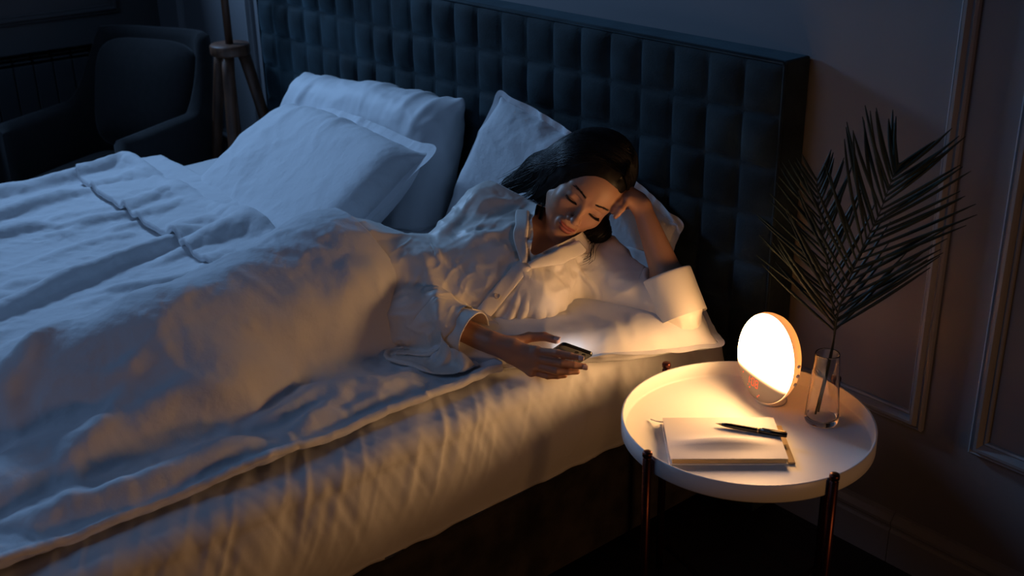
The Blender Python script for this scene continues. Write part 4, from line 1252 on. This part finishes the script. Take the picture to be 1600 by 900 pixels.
def build_shirt():
    h = .0078
    V, F = surface_nets(lambda P: np.maximum(shirt_sdf(P), ZT+.012-P[:, 2]), (-2.36, -1.08, .49), (-1.44, -.14, .93), h, 8)
    fc = V[F].mean(1)
    a = (fc-che)@ax_ch; u = (fc-che)@up_ch; n = (fc-che)@n_ch
    keep = np.ones(len(F), bool)
    # neck and V opening
    nd = (neck_top-nck)/np.linalg.norm(neck_top-nck)
    w_ = fc-nck; along = w_@nd; rad = np.linalg.norm(w_-along[:, None]*nd, axis=1)
    keep &= ~((rad < .052) & (along > .0))
    vo = np.clip(u-VB, 0, 1)
    keep &= ~((n > 0) & (u > VB) & (u < VB+.16) & (np.abs(a-VA) < vo*.40))
    for (el_, wr_, cf) in ((elR, wrR, cufR),):
        t = (fc-el_)@(wr_-el_)/np.dot(wr_-el_, wr_-el_); tc_ = (cf-el_)@(wr_-el_)/np.dot(wr_-el_, wr_-el_)
        r_ = np.linalg.norm(fc-el_-t[:, None]*(wr_-el_), axis=1)
        sh_ = shR if el_ is elR else shL; s_ = np.clip(((fc-el_)@(sh_-el_))/np.dot(sh_-el_, sh_-el_), 0, 1)
        ru = np.linalg.norm(fc-el_-s_[:, None]*(sh_-el_), axis=1)
        keep &= ~((t > tc_) & (r_ < .062) & (t < 1.15))
    # under the duvet nothing is needed
    keep &= ~((fc[:, 1] < -.93))
    F = F[keep]
    used = np.unique(F); mp = np.full(len(V), -1); mp[used] = np.arange(len(used)); V = V[used]; F = mp[F]
    # largest island only
    lab = np.arange(len(V))
    E = edges_of(F)
    for _ in range(400):
        m_ = np.minimum(lab[E[:, 0]], lab[E[:, 1]]); old = lab.copy()
        np.minimum.at(lab, E[:, 0], m_); np.minimum.at(lab, E[:, 1], m_); lab = lab[lab]
        if (lab == old).all(): break
    big = np.bincount(lab).argmax(); F = F[lab[F[:, 0]] == big]
    used = np.unique(F); mp = np.full(len(V), -1); mp[used] = np.arange(len(used)); return V[used], mp[F]
Vw = np.array([-1.782, -.560, .7056])-che
VB, VA = float(Vw@up_ch), float(Vw@ax_ch)
SV, SF = build_shirt()
E = edges_of(SF); Dg = quads_diag(SF); Bp = bend_pairs(SF, len(SV))
cnt = {}
EE = np.concatenate([SF[:, [i, (i+1) % 4]] for i in range(4)]); EE.sort(1)
uq, c_ = np.unique(EE, axis=0, return_counts=True); bnd = np.unique(uq[c_ == 1])
BE = uq[c_ == 1]; dgb = np.bincount(BE.ravel(), minlength=len(SV))
for _ in range(12):      # even out the cut edges
    A_ = np.zeros_like(SV)
    for ax in range(3): A_[:, ax] = np.bincount(BE[:, 0], SV[BE[:, 1], ax], len(SV))+np.bincount(BE[:, 1], SV[BE[:, 0], ax], len(SV))
    m_ = dgb == 2; SV[m_] = SV[m_]*.5+A_[m_]/2*.5
pinS = np.zeros(len(SV), bool); pinS[bnd] = True
gS = 1.13+.05*vnoise(SV*9, 51); gS = 1+(gS-1)*np.clip((SV[:, 2]-ZT-.03)/.06, 0, 1)*np.clip(np.linalg.norm(SV-elL, axis=1)/.05-1.6, 0, 1)
def rS(e): return rest_len(SV, e)*(gS[e[:, 0]]+gS[e[:, 1]])/2
consS = [(E, rS(E), 1.), (Dg, rS(Dg), .5), (Bp, rS(Bp), .12)]
def coll_body(P):      # the sleeve keeps some air around the right arm
    a = cone(P, elR+(shR-elR)*.75, elR, .050, .062); b_ = cone(P, elR, cufR, .062, .040)
    return np.minimum(trunk_sdf(P), np.minimum(a, b_))
X0 = SV.copy()
X0 += .004*vnoise(SV*22, 52)[:, None]*np.array([.5, -.5, .6])
pushB = sdf_push(coll_body, .008, .45)
def colS(X, Xp):
    X, Xp = pushB(X, Xp)
    low = X[:, 2] < ZT+.030
    Xp[low, :2] += (X[low, :2]-Xp[low, :2])*.6; X[low, 2] = ZT+.030; Xp[low, 2] = X[low, 2]
    return X, Xp
SX = relax(X0, consS, colS, 90, g=(0, 0, -7), dt=.008, sub=5, pin=pinS, damp=.92)
SX, SF = refine(SX, SF)
frS = (ax_ch, up_ch); mS = np.clip(np.linalg.norm(SX-elL, axis=1)/.10-.9, .0, 1)*np.clip((SX[:, 2]-ZT-.04)/.06, .0, 1)
SX = folds(SX, SF, .019, 10, -35, 3.2, 83, mS, fr=frS); SX = folds(SX, SF, .014, 15, 55, 3.5, 85, mS, fr=frS)
SX = folds(SX, SF, .009, 22, -10, 4, 88, mS, fr=frS); SX = crease(SX, SF, .003, 24, 81, sharp=3); SX = folds(SX, SF, .0035, 34, 20, 5, 89, mS, fr=frS, wid=3.2); SX = folds(SX, SF, .003, 40, 80, 5, 90, mS, fr=frS, wid=3.2)
shirt = from_arrays('shirt', SX-W0, SF, M_satin, woman)
subsurf(shirt, 1)

from mathutils.bvhtree import BVHTree
bvh = BVHTree.FromPolygons([Vector(p) for p in SX.tolist()], [tuple(map(int, f)) for f in SF])
def on_shirt(p, dirn, lift=.004):
    d = Vector(dirn).normalized(); h_ = bvh.ray_cast(Vector(p)+d*.15, -d, .4)
    if h_[0] is None:
        h_ = bvh.find_nearest(Vector(p))
    return np.array(h_[0])+np.array(d)*lift
def chp(a, u, n=.15): return che+a*ax_ch+u*up_ch+n*n_ch
def strip(name, rows, m, parent, thick=.0022):
    """rows: list of equally long point lists"""
    n = len(rows[0]); A_ = np.array(rows)
    for _ in range(2):
        B_ = A_.copy(); B_[1:-1] = A_[1:-1]*.4+(A_[2:]+A_[:-2])*.3; A_ = B_
    V = A_.reshape(-1, 3)-W0
    o = from_arrays(name, V, grid_faces(len(rows), n), m, parent); solidify(o, thick, 0); subsurf(o, 1); return o
# collar: one notched lapel on each side of the V, turned outwards
for sgn in (-1, 1):
    rows = []
    for t in np.linspace(0, 1, 14):
        u = VB-.012+(.135)*t; a_in = VA+sgn*(max(0, (u-VB))*.42-.002)
        wd = .052*(sin(pi*min(1, t*.62+.06))**.8) if t < .55 else (.030 if t < .62 else .046-.01*(t-.62))
        row = []
        for s in np.linspace(0, 1, 6):
            a = a_in+sgn*wd*s
            p = on_shirt(chp(a, u-.012*s, .05), n_ch, .0075+.006*sin(pi*s*.9)*(1-.3*s))
            row.append(p)
        rows.append(row)
    strip('collar', rows, M_satin, shirt, .0014)
# button placket: an overlapping front edge running from the V down to the hem
rows = []
for t in np.linspace(0, 1, 22):
    u = VB-.004-.20*t; ctr = VA-.25*(VB-u)
    rows.append([on_shirt(chp(ctr+(s-.5)*.034, u, .05), n_ch, .0022+.0028*(s < .9)) for s in np.linspace(0, 1, 5)])
strip('placket', rows, M_satin, shirt, .0016)
M_button = mat('pearl_button', (.62, .52, .42), .25, var=.1, var_scale=90, coat=.5)
for ub in (VB-.095, VB-.185):
    pb = on_shirt(chp(VA-.25*(VB-ub), ub, .05), n_ch, .007)
    zq = Vector(n_ch).to_track_quat('Z', 'Y').to_matrix()
    prof = [(.0005, .0012), (.0035, .0012), (.0050, .0022), (.0064, .0026), (.0072, .0016), (.0068, 0), (.0005, 0)]
    V = []
    for (r_, z) in prof:
        for k in range(24):
            v = zq@Vector((r_*cos(2*pi*k/24), r_*sin(2*pi*k/24), z)); V.append(np.array(v)+pb-W0)
    bo = from_arrays('button', V, grid_faces(len(prof), 24, True), M_button, shirt)
# wide turned-up cuffs
def cuff(name, el_, wr_, t0, t1, r0_, r1_, sx=1.0, seed=0, roll_=.0):
    ax_ = (wr_-el_)/np.linalg.norm(wr_-el_); a0 = el_+(wr_-el_)*t0; a1 = el_+(wr_-el_)*t1
    s1 = np.cross(ax_, [0, 0, 1]); s1 /= np.linalg.norm(s1); s2 = np.cross(s1, ax_)
    rows = []
    for t in np.linspace(0, 1, 9):
        row = []
        for k in range(41):
            an = 2*pi*k/40
            rr_ = (r0_+(r1_-r0_)*t)*(1+.05*sin(2*an+seed)+.035*sin(3*an+seed*2)*t)
            row.append(a0+(a1-a0)*t+rr_*(cos(an)*s1*sx+sin(an)*s2))
        rows.append(row)
    for (t, dr) in ((1, -.003), (.92, -.0035), (.7, -.0035), (.3, -.003)):
        rows.append([a0+(a1-a0)*t+(r0_+(r1_-r0_)*t+dr)*(1+.05*sin(2*an+seed)+.035*sin(3*an+seed*2)*t)*(cos(an)*s1*sx+sin(an)*s2) for an in [2*pi*k/40 for k in range(41)]])
    V = [p-W0 for r_ in rows for p in r_[:-1]]
    o = from_arrays(name, V, grid_faces(len(rows), 40, True), M_satin, shirt); subsurf(o, 1); return o
cuff('cuff', elR, wrR, .50, .84, .0500, .054, seed=1)
cuff('cuff', elL, wrL, -.08, .34, .0560, .0555, seed=2.2)

# ================================================================ PHONE
W_ = np.array([.50, .76, -.42]); W_ /= np.linalg.norm(W_)
ns = np.array([-.38, .61, .65]); ns -= W_*np.dot(ns, W_); ns /= np.linalg.norm(ns); Lp = np.cross(ns, W_)
top = np.array([-1.5835, -.5990, .5860]); PC = top+Lp*.070
ph = empty('smartphone', tuple(PC)); tag(ph, 'black smartphone held in the outstretched hand', 'phone')
ph.matrix_world = Matrix(((W_[0], Lp[0], ns[0], PC[0]), (W_[1], Lp[1], ns[1], PC[1]), (W_[2], Lp[2], ns[2], PC[2]), (0, 0, 0, 1)))
def rounded_slab(w_, l_, z0, z1, r_=.009):
    bm = bmesh.new(); pts = []
    for (cx, cy, a0) in ((w_/2-r_, l_/2-r_, 0), (-w_/2+r_, l_/2-r_, 90), (-w_/2+r_, -l_/2+r_, 180), (w_/2-r_, -l_/2+r_, 270)):
        for k in range(7): a = radians(a0+15*k); pts.append((cx+r_*cos(a), cy+r_*sin(a)))
    f0 = bm.faces.new([bm.verts.new((x, y, z0)) for (x, y) in pts]); ex = bmesh.ops.extrude_face_region(bm, geom=[f0])
    for v in ex['geom']:
        if isinstance(v, bmesh.types.BMVert): v.co.z = z1
    return bm
o = from_bm('case', rounded_slab(.071, .142, -.0042, .0036), M_black, ph); bevel(o, .0016, 3)
M_screen = bpy.data.materials.new('lit_screen'); M_screen.use_nodes = True
b = M_screen.node_tree.nodes['Principled BSDF']; b.inputs['Base Color'].default_value = (.02, .02, .02, 1); b.inputs['Roughness'].default_value = .1
b.inputs['Emission Color'].default_value = (.80, .88, 1, 1); b.inputs['Emission Strength'].default_value = 2.2
from_bm('screen', rounded_slab(.064, .134, .0037, .0041, .007), M_screen, ph)
for (x, y) in ((.020, -.056), (.004, -.056)):
    bm = bmesh.new(); bmesh.ops.create_cone(bm, cap_ends=True, segments=24, radius1=.0045, radius2=.0045, depth=.0012)
    for v in bm.verts: v.co += Vector((x, y, -.0046))
    from_bm('camera_lens', bm, M_blackmetal, ph)

# ================================================================ PALM FRONDS in the vase
fb = (VX, VY, LZ+.012)
frond('palm_frond', [(fb[0]-.012, fb[1]-.004, fb[2]), (-1.178, -.300, .640), (-1.180, -.285, .72), (-1.166, -.262, .82), (-1.150, -.235, .90), (-1.142, -.215, .97), (-1.140, -.20, 1.00)],
      30, .235, .0058, 3, 'dark green palm frond arching towards the wall mouldings', 1.0, .24)
frond('palm_frond', [(fb[0]-.014, fb[1]+.008, fb[2]), (-1.184, -.288, .640), (-1.205, -.275, .72), (-1.235, -.265, .80), (-1.262, -.260, .88), (-1.280, -.255, .95)],
      24, .19, .0052, 5, 'dark green palm frond leaning towards the headboard', .95, .26)
